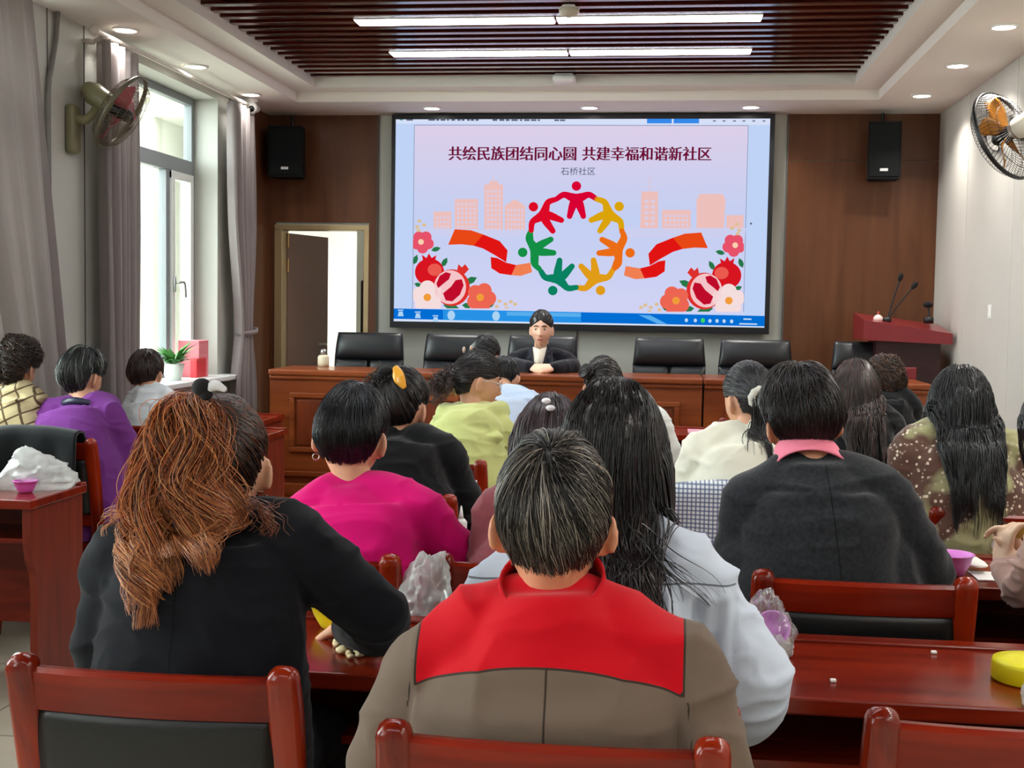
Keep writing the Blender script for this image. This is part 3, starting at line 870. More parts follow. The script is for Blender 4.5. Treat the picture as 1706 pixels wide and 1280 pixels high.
for side in (0, 1):
    X = (lambda x: x) if side == 0 else (lambda x: 1646 - x)
    dy = 0 if side == 0 else 14
    mir = lambda polys: [[(min(max(X(x), 123), 1526), min(y + dy, 876 + dy)) for x, y in q] for q in polys]
    art('corner_leaves', mir([leaf_(200, 630, 42, -15), leaf_(245, 700, 46, -60), leaf_(125, 690, 45, -70), leaf_(340, 770, 60, -25), leaf_(250, 862, 70, 12), leaf_(430, 870, 40, -20), leaf_(330, 862, 50, 5), leaf_(128, 770, 40, 20)]), (40, 122, 74), layer=4)
    art('pink_blossom', mir(flower(163, 594, 46)), (236, 84, 108), layer=5)
    art('blossom_centre', mir([disc(157, 594, 12)]), (255, 214, 180), layer=9)
    art('red_pomegranate', mir([disc(193, 722, 62, 58), [(165, 672), (160, 648), (180, 662), (190, 642), (202, 662), (222, 650), (216, 676)]]), (220, 22, 34), layer=5)
    art('pomegranate_gloss', mir([disc(215, 712, 30, 26)]), (240, 92, 80), layer=6)
    art('cut_pomegranate_skin', mir([disc(288, 788, 76, 78), [(310, 712), (316, 688), (330, 702), (344, 688), (342, 712), (360, 710), (336, 736)]]), (226, 50, 44), layer=7)
    art('cut_pomegranate_flesh', mir([disc(280, 786, 68, 72)]), (250, 200, 204), layer=8)
    art('pomegranate_seeds', mir([[(222, 772), (236, 738), (262, 722), (284, 728), (276, 752), (246, 776), (230, 790)], [(250, 812), (284, 784), (304, 756), (330, 752), (338, 778), (322, 818), (290, 846), (262, 842)]]), (196, 12, 44), layer=9)
    art('white_blossom', mir(flower(186, 828, 66, 5, 0.9)), (250, 226, 226), layer=8)
    art('orange_blossom', mir(flower(412, 830, 60, 5, 0.1)), (242, 104, 84), layer=8)
    for q_ in (408, 184):
        art('blossom_centre', mir([disc(q_, 829, 16)]), (246, 160, 60), layer=11)
    art('seed_sprigs', mir([disc(x, y, 9, 7) for x, y in ((490, 845), (515, 858), (538, 848), (556, 858), (478, 868), (520, 876), (150, 505), (140, 530), (170, 522), (146, 545))]), (226, 196, 150), layer=5)
# ------------------------------------------------------------------ furniture
def make_chair(loc, label, group='red wooden conference chairs', rotz=0.0, scale=None):
    """Conference chair seen from behind; its origin is on the floor under the top of the back, the seat lies towards +y."""
    t = thing('conference_chair', label, 'chair', (0, 0, 0), group)
    hw = 0.229
    for s in (-1, 1):
        mb = MB()
        pts = [(s * hw, 0.02, 0.0), (s * hw, 0.055, 0.22), (s * hw, 0.075, 0.44), (s * hw, 0.055, 0.62), (s * hw, 0.02, 0.8), (s * hw, 0.0, 0.875)]
        P_, R_ = resample(pts, [0.018, 0.021, 0.024, 0.023, 0.024, 0.0225], 6)
        rings = tube_rings(P_, R_, 14, 3.6, 1.18, True, (1, 0, 0)); mb.loft(rings); mb.build('rear_leg', M_redz, t, True)
        mb = MB(); mb.loft(tube_rings(*resample([(s * (hw - 0.01), 0.50, 0.0), (s * (hw - 0.01), 0.51, 0.42)], [0.016, 0.022], 4), 12, 4, 1, False, (1, 0, 0))); mb.build('front_leg', M_redz, t, True)
        mb = MB(); mb.box((s * hw - 0.012, 0.08, 0.2), (s * hw + 0.012, 0.5, 0.235), 0.004); mb.build('stretcher', M_redz, t)

    def curved(z0, z1, d0, d1, th, bow=0.018, y0=0.0, zl=None):
        r = []
        for x in np.linspace(-hw + 0.01, hw - 0.01, 13):
            b = bow * (1 - (x / hw) ** 2); q = []
            for z, d in ((z0, d0), (z1, d1)):
                pass
            r.append([(x, d0 - b - th / 2, z0), (x, d1 - b - th / 2, z1 - 0.008), (x, d1 - b - th / 4, z1), (x, d1 - b + th / 4, z1), (x, d1 - b + th / 2, z1 - 0.008), (x, d0 - b + th / 2, z0)])
        return r
    mb = MB(); mb.loft(curved(0.80, 0.876, 0.016, 0.004, 0.026)); mb.build('top_rail', M_red, t)
    mb = MB(); mb.loft(curved(0.50, 0.55, 0.066, 0.062, 0.024)); mb.build('lower_rail', M_red, t)
    mb = MB(); rows = []
    for z in np.linspace(0.552, 0.803, 14):
        w = (z - 0.552) / 0.251; th = 0.014 + 0.02 * (math.sin(math.pi * min(1, max(0, w))) ** 0.35); d = 0.062 - 0.047 * w
        rows.append((z, th, d))
    rr = []
    for x in np.linspace(-hw + 0.02, hw - 0.02, 15):
        b = 0.018 * (1 - (x / hw) ** 2); e = 0.25 + 0.75 * (1 - abs(x / hw) ** 8)
        rr.append([(x, d - b - th * 0.6 * e, z) for z, th, d in rows] + [(x, d - b + th * 0.8 * e, z) for z, th, d in rows[::-1]])
    mb.loft(rr); mb.build('back_pad', M_black, t, True)
    mb = MB(); mb.box((-hw + 0.005, 0.075, 0.37), (hw - 0.005, 0.52, 0.42), 0.006); mb.build('seat_frame', M_red, t)
    mb = MB(); mb.box((-hw + 0.01, 0.09, 0.415), (hw - 0.01, 0.53, 0.462), 0.02); mb.build('seat', M_black, t, True)
    t.location = loc; t.rotation_euler = (0, 0, rotz)
    if scale:
        t.scale = scale
    return t


chair0 = None


def chair(x, y, label, rotz=0.0, scale=None):
    global chair0
    if chair0 is None:
        chair0 = make_chair((x, y, 0), label, rotz=rotz, scale=scale); return chair0
    return dup(chair0, (x, y, 0), rotz, label, 'red wooden conference chairs', scale or (1, 1, 1))


def desk(x0, x1, y0, label, d=0.46, lip=True, sides=(1, 1)):
    """Training desk, its open side at y0 (towards the sitter)."""
    o = thing('training_desk', label, 'desk', ((x0 + x1) / 2, y0 + d / 2, 0), 'red veneered training desks')
    mb = MB(); mb.box((x0, y0, 0.725), (x1, y0 + d, 0.76), 0.005); mb.build('desk_top', M_desk, o)
    if lip:
        mb = MB(); mb.box((x0 + 0.002, y0 + d - 0.05, 0.758), (x1 - 0.002, y0 + d, 0.768), 0.003); mb.build('back_lip', M_desk, o)
    for x in (x0 + 0.012, x1 - 0.042):
        prof = [(y0 + 0.02, 0.726), (y0 + 0.02, 0.6), (y0 + 0.035, 0.53), (y0 + 0.065, 0.47), (y0 + 0.075, 0.4), (y0 + 0.07, 0.1), (y0 + 0.03, 0.05), (y0 + 0.03, 0.0), (y0 + d - 0.02, 0.0), (y0 + d - 0.02, 0.726)]
        mb = MB(); n = len(prof)
        v = [(x, a, b) for a, b in prof] + [(x + 0.03, a, b) for a, b in prof]
        mb.add(v, [tuple(range(n - 1, -1, -1)), tuple(range(n, 2 * n))] + [(i, (i + 1) % n, n + (i + 1) % n, n + i) for i in range(n)])
        mb.build('side_panel', M_deskz, o)
    mb = MB(); mb.box((x0 + 0.042, y0 + d - 0.06, 0.2), (x1 - 0.042, y0 + d - 0.04, 0.726)); mb.build('modesty_panel', M_desk, o)
    mb = MB(); mb.box((x0 + 0.042, y0 + 0.1, 0.58), (x1 - 0.042, y0 + d - 0.06, 0.598)); mb.build('shelf', M_desk, o)
    return o


# desks by row, from the camera forward
desk(-1.17, 0.05, 2.425, 'red desk in front of the woman in the black suit')
desk(0.07, 1.27, 2.425, 'red desk with yellow lid on it, right foreground')
desk(1.29, 1.93, 2.425, 'red desk at the right edge beside the yellow lid desk')
desk(-1.17, 0.05, 3.5, 'red desk hidden before the person in the magenta sweater')
desk(0.07, 1.27, 3.5, 'red desk in front of the dark grey coat, with pink bowl')
desk(-1.17, 0.05, 4.52, 'red desk in front of the black top with orange hair clip')
desk(0.07, 1.27, 4.52, 'red desk in front of the cream top and the flowered blouse')
desk(-1.17, 0.05, 5.45, 'red desk in front of the woman in the lime green hoodie')
desk(0.07, 1.27, 5.45, 'red desk ahead of the brown-haired woman in black')
desk(-1.17, 0.05, 6.5, 'red desk ahead of the stooped light blue shirt')
desk(0.07, 1.27, 6.36, 'red desk with white paper behind the cream top')
desk(-0.93, 0.29, 7.46, 'empty red desk before the head table, left of the seam')
desk(0.31, 1.35, 7.46, 'empty red desk before the head table, right of the seam')
desk(-3.12, -2.3, 4.33, 'red desk end with white plastic bag at the left edge')
desk(-2.74, -2.1, 5.6, 'red desk in front of the woman in the purple cardigan')
desk(-3.12, -2.2, 6.7, 'red desk in front of the pale blue shirt by the window')
desk(-3.12, -2.5, 7.6, 'red desk end against the left end of the head table')

# chairs by row
chair(-0.849, 2.0, 'red chair with black back in the left foreground, behind the black suit')
chair(-0.152, 1.768, 'red chair of the man in the red and brown jacket')
chair(-0.115, 2.143, 'red chair of the woman in the white-blue shirt', scale=(1, 1, 0.925))
chair(0.57, 1.95, 'empty red chair at the lower right corner')
chair(-0.883, 2.965, 'red chair of the person in the magenta sweater')
chair(-0.3, 3.0, 'red chair of the person in the maroon top')
chair(0.465, 2.965, 'red chair of the woman in the dark grey wool coat')
chair(1.19, 2.99, 'red chair of the person in the dusty pink sleeve')
chair(-0.91, 3.95, 'red chair of the woman with the orange hair clip')
chair(0.22, 4.03, 'red chair covered by a blue gingham jacket')
chair(1.085, 4.06, 'red chair of the woman in the flowered blouse')
chair(-0.945, 4.87, 'red chair of the woman in the lime green hoodie')
chair(-0.16, 4.93, 'red chair of the woman in the white top with a hair bun')
chair(0.78, 4.93, 'red chair of the brown-haired woman in black')
chair(-0.75, 5.98, 'red chair of the stooped person in the light blue shirt')
chair(1.08, 5.98, 'red chair of the curly-haired person in black')
chair(-0.95, 7.0, 'red chair of the dark-haired person nearest the head table')
chair(0.55, 7.1, 'empty red chair before the head table, beside the cream top')
chair(-2.712, 5.2, 'red chair draped with a black jacket, under the purple cardigan')
chair(-2.70, 5.98, 'red chair of the person in the pale blue shirt')
chair(-2.93, 5.36, 'red chair of the person in the plaid knit')
chair(-2.86, 7.1, 'red chair at the foot of the tied-back curtain')


# ------------------------------------------------------------------ the head table
def head_desk(x0, x1, label):
    y0, y1 = 8.5, 9.06
    o = thing('head_table', label, 'desk', ((x0 + x1) / 2, (y0 + y1) / 2, PZ), 'carved units of the head table')
    mb = MB(); mb.box((x0, y0 - 0.02, 0.995), (x1, y1, 1.037), 0.012); mb.build('desk_top', M_front, o)
    mb = MB(); mb.box((x0 + 0.003, y0 - 0.006, 0.965), (x1 - 0.003, y1 - 0.02, 0.996), 0.012); mb.build('moulding', M_front, o)
    mb = MB(); mb.box((x0 + 0.004, y0 + 0.015, PZ + 0.001), (x1 - 0.004, y0 + 0.045, 0.967)); mb.build('front_panel', M_front, o)
    for x in (x0 + 0.004, x1 - 0.034):
        mb = MB(); mb.box((x, y0 + 0.045, PZ + 0.001), (x + 0.03, y1 - 0.03, 0.966)); mb.build('side_panel', M_front, o)
    a, b, c, d = x0 + 0.15, x1 - 0.15, 0.46, 0.875
    mb = MB()
    for (p, q, r, s) in ((a, b, c, c + 0.035), (a, b, d - 0.035, d), (a, a + 0.035, c + 0.035, d - 0.035), (b - 0.035, b, c + 0.035, d - 0.035)):
        mb.box((p, y0 - 0.004, r), (q, y0 + 0.016, s), 0.006)
    mb.build('raised_frame', M_front, o)
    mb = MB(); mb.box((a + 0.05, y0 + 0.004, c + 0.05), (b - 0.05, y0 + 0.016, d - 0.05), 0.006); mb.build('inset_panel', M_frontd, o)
    mb = MB(); mb.box((x0 + 0.004, y0 - 0.01, 0.29), (x1 - 0.004, y0 + 0.016, 0.325), 0.006); mb.box((x0 + 0.004, y0 - 0.016, PZ + 0.002), (x1 - 0.004, y0 + 0.016, 0.24), 0.006); mb.build('plinth_moulding', M_front, o)


head_desk(-2.75, -1.255, 'brown carved head table unit before the doorway')
head_desk(-1.25, 0.245, 'brown carved head table unit where the speaker sits')
head_desk(0.25, 1.72, 'brown carved head table unit left of the lectern')


def office_chair(x, label, rotz=0.0, proto=None):
    y, z0 = 9.2, PZ
    if proto is not None:
        return dup(proto, (x, y, z0), rotz, label)
    o = thing('office_chair', label, 'chair', (0, 0, 0), 'black leather chairs behind the head table')
    mb = MB(); hw0, hw1 = 0.265, 0.245

    def slab(z0_, z1_, ya, yb, th, w0, w1, n=9):
        rr = []
        for k in range(n):
            w = k / (n - 1); z = z0_ + (z1_ - z0_) * w; yy = ya + (yb - ya) * w; hw = w0 + (w1 - w0) * w; e = max(0.22, math.sin(math.pi * (0.06 + 0.88 * w)) ** 0.5)
            t = np.linspace(0, 2 * np.pi, 28, endpoint=False)
            rr.append(np.stack([hw * np.sign(np.cos(t)) * np.abs(np.cos(t)) ** 0.35, yy + th * e * np.sign(np.sin(t)) * np.abs(np.sin(t)) ** 0.6, np.full(28, z)], 1))
        return rr
    mb.loft(slab(0.93, 1.135, 0.03, 0.06, 0.062, hw0, hw1)); mb.build('head_roll', M_office, o, True)
    for s in (-1, 1):
        mb = MB(); rr = [r * np.array((0.485, 1, 1)) + np.array((s * 0.134, 0, 0)) for r in slab(0.48, 0.945, -0.02, 0.03, 0.05, hw0 + 0.01, hw0)]
        mb.loft(rr); mb.build('back_pad', M_office, o, True)
    mb = MB(); mb.box((-0.25, 0.04, 0.5), (0.25, 0.075, 1.08), 0.02); mb.build('back_shell', M_dark, o, True)
    mb = MB(); mb.box((-0.26, -0.42, 0.42), (0.26, 0.06, 0.53), 0.04); mb.build('seat', M_office, o, True)
    for s in (-1, 1):
        mb = MB(); mb.tube([(s * 0.29, -0.34, 0.44), (s * 0.3, -0.3, 0.64), (s * 0.3, -0.02, 0.66), (s * 0.28, 0.03, 0.5)], 0.022, 10, smooth=4); mb.build('armrest', M_dark, o, True)
    mb = MB(); mb.tube([(0, -0.18, 0.1), (0, -0.18, 0.42)], 0.028, 12); mb.build('gas_column', M_chrome, o, True)
    mb = MB()
    for k in range(5):
        a = k * 2 * math.pi / 5 + 0.3; mb.tube([(0, -0.18, 0.1), (0.24 * math.cos(a), -0.18 + 0.24 * math.sin(a), 0.06)], [0.028, 0.018], 8); mb.ell((0.25 * math.cos(a), -0.18 + 0.25 * math.sin(a), 0.03), (0.028, 0.028, 0.028), n=10, m=6)
    mb.build('star_base', M_dark, o, True)
    o.location = (x, y, z0); o.rotation_euler = (0, 0, rotz)
    return o


oc = office_chair(-2.21, 'black leather chair standing in front of the open doorway')
for x, l in ((-1.535, 'black leather chair left of the seated speaker'), (-0.91, 'black leather chair the speaker sits in'), (0.02, 'black leather chair next right of the speaker, under the screen'), (0.635, 'black leather chair under the right end of the screen'), (1.435, 'black leather chair in front of the red lectern')):
    office_chair(x, l, random.uniform(-0.05, 0.05), oc)

# ------------------------------------------------------------------ the lectern and what stands on it
M_lect = mat('crimson_lacquer', (122, 18, 30), 0.35, coat=0.4); M_lectd = mat('dark_lectern_wood', (44, 10, 14), 0.4)
o = thing('lectern', 'crimson lectern with slanted top against the right wall', 'lectern', (1.63, 9.2, PZ))
t0, t1 = at(1437, 533, 9.05), at(1582, 556, 9.05)
x0, x1 = t0[0], 1.95
mb = MB(); ya, yb = 8.98, 9.5
v = [(x0, ya, t0[2] - 0.14), (x1, ya, t0[2] - 0.16), (x1, yb, t0[2] - 0.16), (x0, yb, t0[2] - 0.14), (x0, ya, t0[2]), (x1, ya, t1[2] + 0.0), (x1, yb, t1[2] + 0.06), (x0, yb, t0[2] + 0.05)]
mb.add(v, [(0, 3, 2, 1), (4, 5, 6, 7), (0, 1, 5, 4), (1, 2, 6, 5), (2, 3, 7, 6), (3, 0, 4, 7)]); mb.build('reading_top', M_lect, o)
mb = MB(); mb.box((x0 + 0.1, 9.06, PZ + 0.001), (x1 - 0.06, 9.42, t0[2] - 0.135)); mb.build('body', M_lectd, o)
mb = MB(); mb.box((x0 + 0.24, 9.035, 0.6), (x1 - 0.22, 9.062, 1.12), 0.008); mb.build('front_panel', M_lect, o)
mb = MB(); mb.box((x0 + 0.04, 8.99, PZ + 0.001), (x1 - 0.02, 9.45, PZ + 0.1), 0.01); mb.build('plinth', M_lectd, o)
b0 = at(1478, 535, 9.12); zt = t0[2] + 0.004
o = thing('gooseneck_microphone', 'pair of thin black gooseneck microphones on the lectern', 'microphone', (b0[0], 9.12, zt))
mb = MB(); mb.lathe([(0.03, -0.02), (0.03, 0.012), (0.012, 0.02)], (b0[0], 9.12, zt), 16); mb.build('base', M_dark, o, True)
for q in ((1499, 466), (1521, 479)):
    h = at(q[0], q[1], 9.1); mb = MB(); mb.tube([(b0[0], 9.12, zt), (b0[0] * 0.6 + h[0] * 0.4, 9.12, zt + (h[2] - zt) * 0.42), (h[0], 9.1, h[2])], 0.0055, 8, smooth=5); nk = mb.build('gooseneck', M_dark, o, True)
    mb = MB(); d = np.array((h[0] - b0[0], 0, h[2] - zt)); d /= np.linalg.norm(d); mb.tube([h, h + d * 0.02, h + d * 0.035], [0.014, 0.019, 0.014], 12); mb.build('windscreen', mat('black_foam', (10, 9, 9), 0.95), nk, True)
b = at(1547, 540, 9.25)
o = thing('desk_microphone', 'short black desk microphone at the right end of the lectern', 'microphone', (b[0], 9.25, t0[2]))
mb = MB(); mb.lathe([(0.035, -0.02), (0.035, 0.02), (0.015, 0.03)], (b[0], 9.25, t0[2]), 14); mb.build('base', M_dark, o, True)
h = at(1546, 508, 9.25); mb = MB(); mb.tube([(b[0], 9.25, t0[2]), (h[0] + 0.01, 9.25, h[2] - 0.05), h], 0.008, 8, smooth=4); mb.build('stem', M_dark, o, True)
mb = MB(); mb.ell(h, (0.035, 0.03, 0.025)); mb.build('head', mat('black_foam', (10, 9, 9), 0.95), o, True)
b = at(1463, 532, 9.12)
o = thing('desk_bell', 'small pale pink dome with red tip on the lectern', 'ornament', (b[0], 9.12, t0[2]))
mb = MB(); mb.lathe([(0.032, -0.015), (0.033, 0.015), (0.022, 0.03), (0.008, 0.038)], (b[0], 9.12, t0[2]), 18); mb.build('dome', mat('pale_pink', (240, 214, 206), 0.4), o, True)
mb = MB(); mb.lathe([(0.006, 0.036), (0.007, 0.05), (0.002, 0.062)], (b[0], 9.12, t0[2]), 10); mb.build('tip', mat('red_tip', (190, 60, 56), 0.4), o, True)

# small white flask behind the head table
b = at(540, 612, 9.0); zc = 1.037
o = thing('water_flask', 'small pale flask standing on the head table before the doorway', 'flask', (b[0], 8.98, zc))
mb = MB(); mb.lathe([(0.04, 0.0), (0.042, 0.02), (0.042, 0.07), (0.03, 0.085)], (b[0], 8.98, zc), 18); mb.build('body', mat('cream_ceramic', (216, 206, 178), 0.35), o, True)
mb = MB(); mb.lathe([(0.024, 0.083), (0.024, 0.12), (0.01, 0.13)], (b[0], 8.98, zc), 14); mb.build('cap', M_chrome, o, True)

# on the window sill
b = at(288, 625, 8.33); bx = XL - 0.06
o = thing('gift_box', 'pink and red card box standing on the window sill', 'box', (bx, 8.38, Z0))
mb = MB(); mb.box((bx - 0.08, 8.28, Z0), (bx + 0.07, 8.46, Z0 + 0.25), 0.004); mb.build('box', mat('pink_card', (226, 130, 140), 0.5), o)
mb = MB(); mb.box((bx + 0.03, 8.22, Z0), (bx + 0.078, 8.4, Z0 + 0.13), 0.004); mb.build('red_label', mat('red_card', (210, 44, 56), 0.45), o)
random.seed(11)
o = thing('potted_plant', 'leafy green plant in a pot on the window sill', 'plant', (XL - 0.02, 7.9, Z0))
mb = MB(); mb.lathe([(0.05, 0.0), (0.07, 0.1), (0.075, 0.11), (0.062, 0.11), (0.055, 0.09)], (XL - 0.02, 7.9, Z0), 18); mb.build('pot', mat('white_glaze', (220, 222, 216), 0.3), o, True)
mb = MB()
for k in range(60):
    a = random.random() * 6.28; l = 0.1 + random.random() * 0.16; up = random.uniform(0.2, 1.0); c = np.array((XL - 0.02, 7.9, Z0 + 0.1))
    d = np.array((math.cos(a), math.sin(a), up)); d /= np.linalg.norm(d); q = np.cross(d, (0, 0, 1)); q /= np.linalg.norm(q) + 1e-6
    p1 = c + d * l * 0.5 + (0, 0, 0.02); p2 = c + d * l + (0, 0, -0.01); w = 0.018
    mb.add([c, p1 + q * w, p2, p1 - q * w], [(0, 1, 2, 3)])
mb.build('leaves', mat('plant_green', (70, 128, 58), 0.45, var=(20, 0.3)), o)


# ------------------------------------------------------------------ things on the desks
def bag(name, label, c, size, seed, veil=0.55, col=(240, 242, 240), peaks=()):
    """A crumpled thin plastic bag: a faceted, folded shell."""
    mb = MB(); mb.ell((0, 0, 0), (1, 1, 1), n=44, m=26); v, f = mb.arrays()
    n = vnoise(v, 1.7, seed) - 0.5; n2 = np.abs(vnoise(v, 3.1, seed + 3) - 0.5) * 2; n3 = np.abs(vnoise(v, 6.5, seed + 7) - 0.5) * 2
    s = 1 + 0.5 * n - 0.38 * n2 - 0.16 * n3
    v = v * s[:, None]
    for px, py, h, w in peaks:
        v[:, 2] += h * np.exp(-((v[:, 0] - px) ** 2 + (v[:, 1] - py) ** 2) / w ** 2) * (v[:, 2] > -0.2)
    v = v * np.array(size) ; v[:, 2] = np.maximum(v[:, 2], -size[2] * 0.45); v[:, 2] += size[2] * 0.45
    o = mesh_obj(name, v + np.array(c), f, clear('milky_film_%d' % int(veil * 100), (250, 250, 250), 0.06, 0.15, veil, col), None, True, c)
    return tag(o, label, 'plastic bag')


def bowl(label, c, r, h, col, name='bowl', thickness=0.003, rough=0.35):
    mb = MB(); mb.lathe([(r * 0.55, 0), (r * 0.62, 0.004), (r * 0.85, h * 0.55), (r * 0.96, h * 0.93), (r * 1.03, h * 0.95), (r * 1.03, h), (r * 0.93, h), (r * 0.8, h * 0.55), (r * 0.55, 0.008), (0.002, 0.007)], c, 36)
    return tag(mb.build(name, mat('plastic_%d_%d_%d' % col, col, rough, sss=0.0), None, True, c), label, 'bowl', 'coloured plastic bowls')


def lid(label, c, r, h, col):
    mb = MB(); mb.lathe([(r * 0.97, 0), (r, 0.004), (r, h - 0.008), (r * 0.97, h - 0.001), (r * 0.6, h), (0.002, h)], c, 44)
    return tag(mb.build('plastic_lid', mat('plastic_%d_%d_%d' % col, col, 0.35), None, True, c), label, 'lid')  # a round plastic lid lying flat, not a tub


c = atz(1712, 1140, 0.761); lid('yellow round plastic lid on the desk at the right edge', (c[0] + 0.01, c[1] + 0.03, 0.761), 0.072, 0.042, (228, 220, 20))
c = atz(1592, 962, 0.761); bowl('pink plastic bowl beside the dark grey coat sleeve', (c[0] - 0.005, c[1] + 0.04, 0.761), 0.062, 0.06, (226, 140, 224))
c = atz(1628, 955, 0.761)
mb = MB(); mb.tube([(0, -0.035, 0), (0, 0.0, 0), (0, 0.05, 0.004)], [0.028, 0.03, 0.02], 16, flat=0.22, smooth=4); v, f = mb.arrays()
tag(mesh_obj('foam_piece', v + np.array((c[0] + 0.0, c[1] + 0.03, 0.785)), f, mat('foam_white', (236, 236, 226), 0.6), None, True, (c[0], c[1], 0.77)), 'white rounded foam piece beside the pink bowl', 'foam piece')
c = atz(1650, 965, 0.761)
mb = MB(); mb.box((c[0] - 0.04, c[1] - 0.03, 0.761), (c[0] + 0.09, c[1] + 0.09, 0.764)); tag(mb.build('paper_sheet', mat('paper_white', (240, 240, 236), 0.8), None, False, c), 'white paper sheet under the dusty pink sleeve', 'paper')
c = atz(1297, 1108, 0.761)
bag('plastic_bag', 'clear plastic bag with pink bowl inside, beside the white-blue sleeve', (c[0] - 0.015, c[1] + 0.06, 0.761), (0.06, 0.055, 0.10), 4, 0.12)
bowl('pink bowl tipped up inside the clear bag', (c[0] - 0.012, c[1] + 0.07, 0.815), 0.036, 0.03, (222, 140, 226)).rotation_euler = (math.radians(62), 0, 0.1)
bag('tissue_wad', 'crumpled white tissue at the bottom of the clear bag', (c[0] - 0.01, c[1] + 0.05, 0.761), (0.045, 0.04, 0.035), 9, 0.9)
c = atz(722, 1015, 0.761)
bag('plastic_bag', 'crumpled milky plastic bag between the magenta sweater and red shoulder', (c[0] - 0.01, c[1] - 0.03, 0.761), (0.075, 0.08, 0.085), 14, 0.42, peaks=((-0.4, 0.2, 0.25, 0.35), (0.5, 0.2, 0.45, 0.32)))
c = atz(590, 1060, 0.761)
bowl('yellow plastic bowl under the black suit sleeve', (c[0] - 0.055, c[1] + 0.07, 0.761), 0.065, 0.055, (240, 222, 30))
random.seed(8)
pm = [mat('seed_cream', (226, 206, 160), 0.6), mat('bead_white', (236, 238, 234), 0.3), mat('bead_green', (170, 190, 150), 0.4)]
for k in range(26):
    px, py = random.uniform(560, 668), random.uniform(1062, 1092); c = atz(px, py, 0.77); mb = MB(); r = random.uniform(0.006, 0.011)
    mb.ell((c[0], c[1], 0.761 + r * 0.75), (r * random.uniform(1, 1.5), r, r * 0.8), n=10, m=7)
    tag(mb.build('seed_pod', pm[0] if px < 610 else pm[k % 3], None, True, (c[0], c[1], 0.761)), 'small pale craft seed in the heap on the desk under the black sleeve', 'craft seed', 'craft seeds under the black sleeve')
c = atz(655, 1085, 0.761); lid('mustard yellow flat lid lying on the desk by the brown jacket sleeve', (c[0] - 0.02, c[1] + 0.02, 0.761), 0.05, 0.012, (206, 184, 60))
for (px, py, l) in ((1388, 1133, 'tiny white crumb on the red desk, in the middle'), (1556, 1086, 'tiny pinkish crumb near the back lip of the red desk')):
    c = atz(px, py, 0.765); mb = MB(); mb.box((c[0] - 0.006, c[1] - 0.005, 0.7605), (c[0] + 0.006, c[1] + 0.005, 0.767), 0.002); tag(mb.build('paper_crumb', M_white, None, False, c), l, 'crumb')
c = atz(1702, 1178, 0.761); bag('plastic_bag', 'white crumpled bag at the right edge below the yellow lid', (c[0] + 0.035, c[1] + 0.01, 0.761), (0.04, 0.04, 0.045), 21, 0.75)
for px, py, yy, l in ((768, 884, 3.72, 'white glue bottle with pointed nozzle by the magenta sleeve'), (793, 836, 4.6, 'white glue bottle with thin nozzle before the green hoodie')):
    c = atz(px, py, 0.765); o = thing('glue_bottle', l, 'bottle', (c[0], c[1], 0.761), 'glue bottles')
    mb = MB(); mb.lathe([(0.018, 0), (0.02, 0.004), (0.02, 0.032), (0.012, 0.042)], (c[0], c[1], 0.761), 18); mb.build('body', M_white, o, True)
    mb = MB(); mb.lathe([(0.009, 0.041), (0.007, 0.055), (0.0022, 0.085)], (c[0], c[1], 0.761), 14); mb.build('nozzle', M_white, o, True)
c = atz(812, 840, 0.761); bag('plastic_bag', 'white crumpled wrapper between the black sleeve and grey head', (c[0], c[1] + 0.02, 0.761), (0.06, 0.05, 0.03), 31, 0.85)
c = atz(1138, 752, 0.761)
mb = MB(); mb.box((c[0] - 0.06, c[1] - 0.05, 0.761), (c[0] + 0.12, c[1] + 0.16, 0.766)); tag(mb.build('paper_sheet', mat('paper_white', (240, 240, 236), 0.8), None, False, c), 'white paper on the far desk left of the cream top', 'paper')
c = atz(1180, 722, 0.761)
mb = MB(); mb.box((c[0] - 0.12, c[1] - 0.03, 0.761), (c[0] + 0.1, c[1] + 0.2, 0.765)); tag(mb.build('pink_folder', mat('pink_paper', (206, 150, 168), 0.5), None, False, c), 'pink folder on the empty desk below the head table', 'folder')
c = atz(60, 815, 0.761)
bag('plastic_bag', 'crumpled white plastic bag on the desk end at the left edge', (c[0] - 0.015, c[1] + 0.05, 0.761), (0.15, 0.14, 0.085), 44, 0.5, peaks=((-0.4, -0.2, 0.7, 0.4),))
c = atz(50, 818, 0.761); bowl('pink bowl before the white bag at the left edge', (c[0] + 0.0, c[1] - 0.035, 0.7612), 0.045, 0.045, (232, 110, 214))
# ------------------------------------------------------------------ people
M_skin = mat('skin', (214, 160, 128), 0.5, sss=0.12, var=(30, 0.05))
M_skin2 = mat('skin_warm', (206, 142, 108), 0.5, sss=0.12, var=(30, 0.05))
M_trouser = mat('dark_trousers', (26, 27, 32), 0.85, bump=(300, 0.0006))
M_shoe = mat('black_shoe', (16, 15, 15), 0.4)
M_eye = mat('eye_white', (226, 220, 212), 0.2); M_iris = mat('dark_iris', (26, 18, 14), 0.15); M_brow = mat('eyebrow_hair', (34, 26, 22), 0.8); M_lip = mat('lip', (172, 92, 84), 0.45)


def rotm(yaw=0.0, bow=0.0, tilt=0.0):
    """Head frame: x right, y face, z up; yaw > 0 turns to the left, bow > 0 nods forward, tilt > 0 leans to the right."""
    y, b, t = math.radians(yaw), math.radians(-bow), math.radians(tilt)
    Rz = np.array([[math.cos(y), -math.sin(y), 0], [math.sin(y), math.cos(y), 0], [0, 0, 1]])
    Rx = np.array([[1, 0, 0], [0, math.cos(b), -math.sin(b)], [0, math.sin(b), math.cos(b)]])
    Ry = np.array([[math.cos(t), 0, math.sin(t)], [0, 1, 0], [-math.sin(t), 0, math.cos(t)]])
    return Rz @ Rx @ Ry


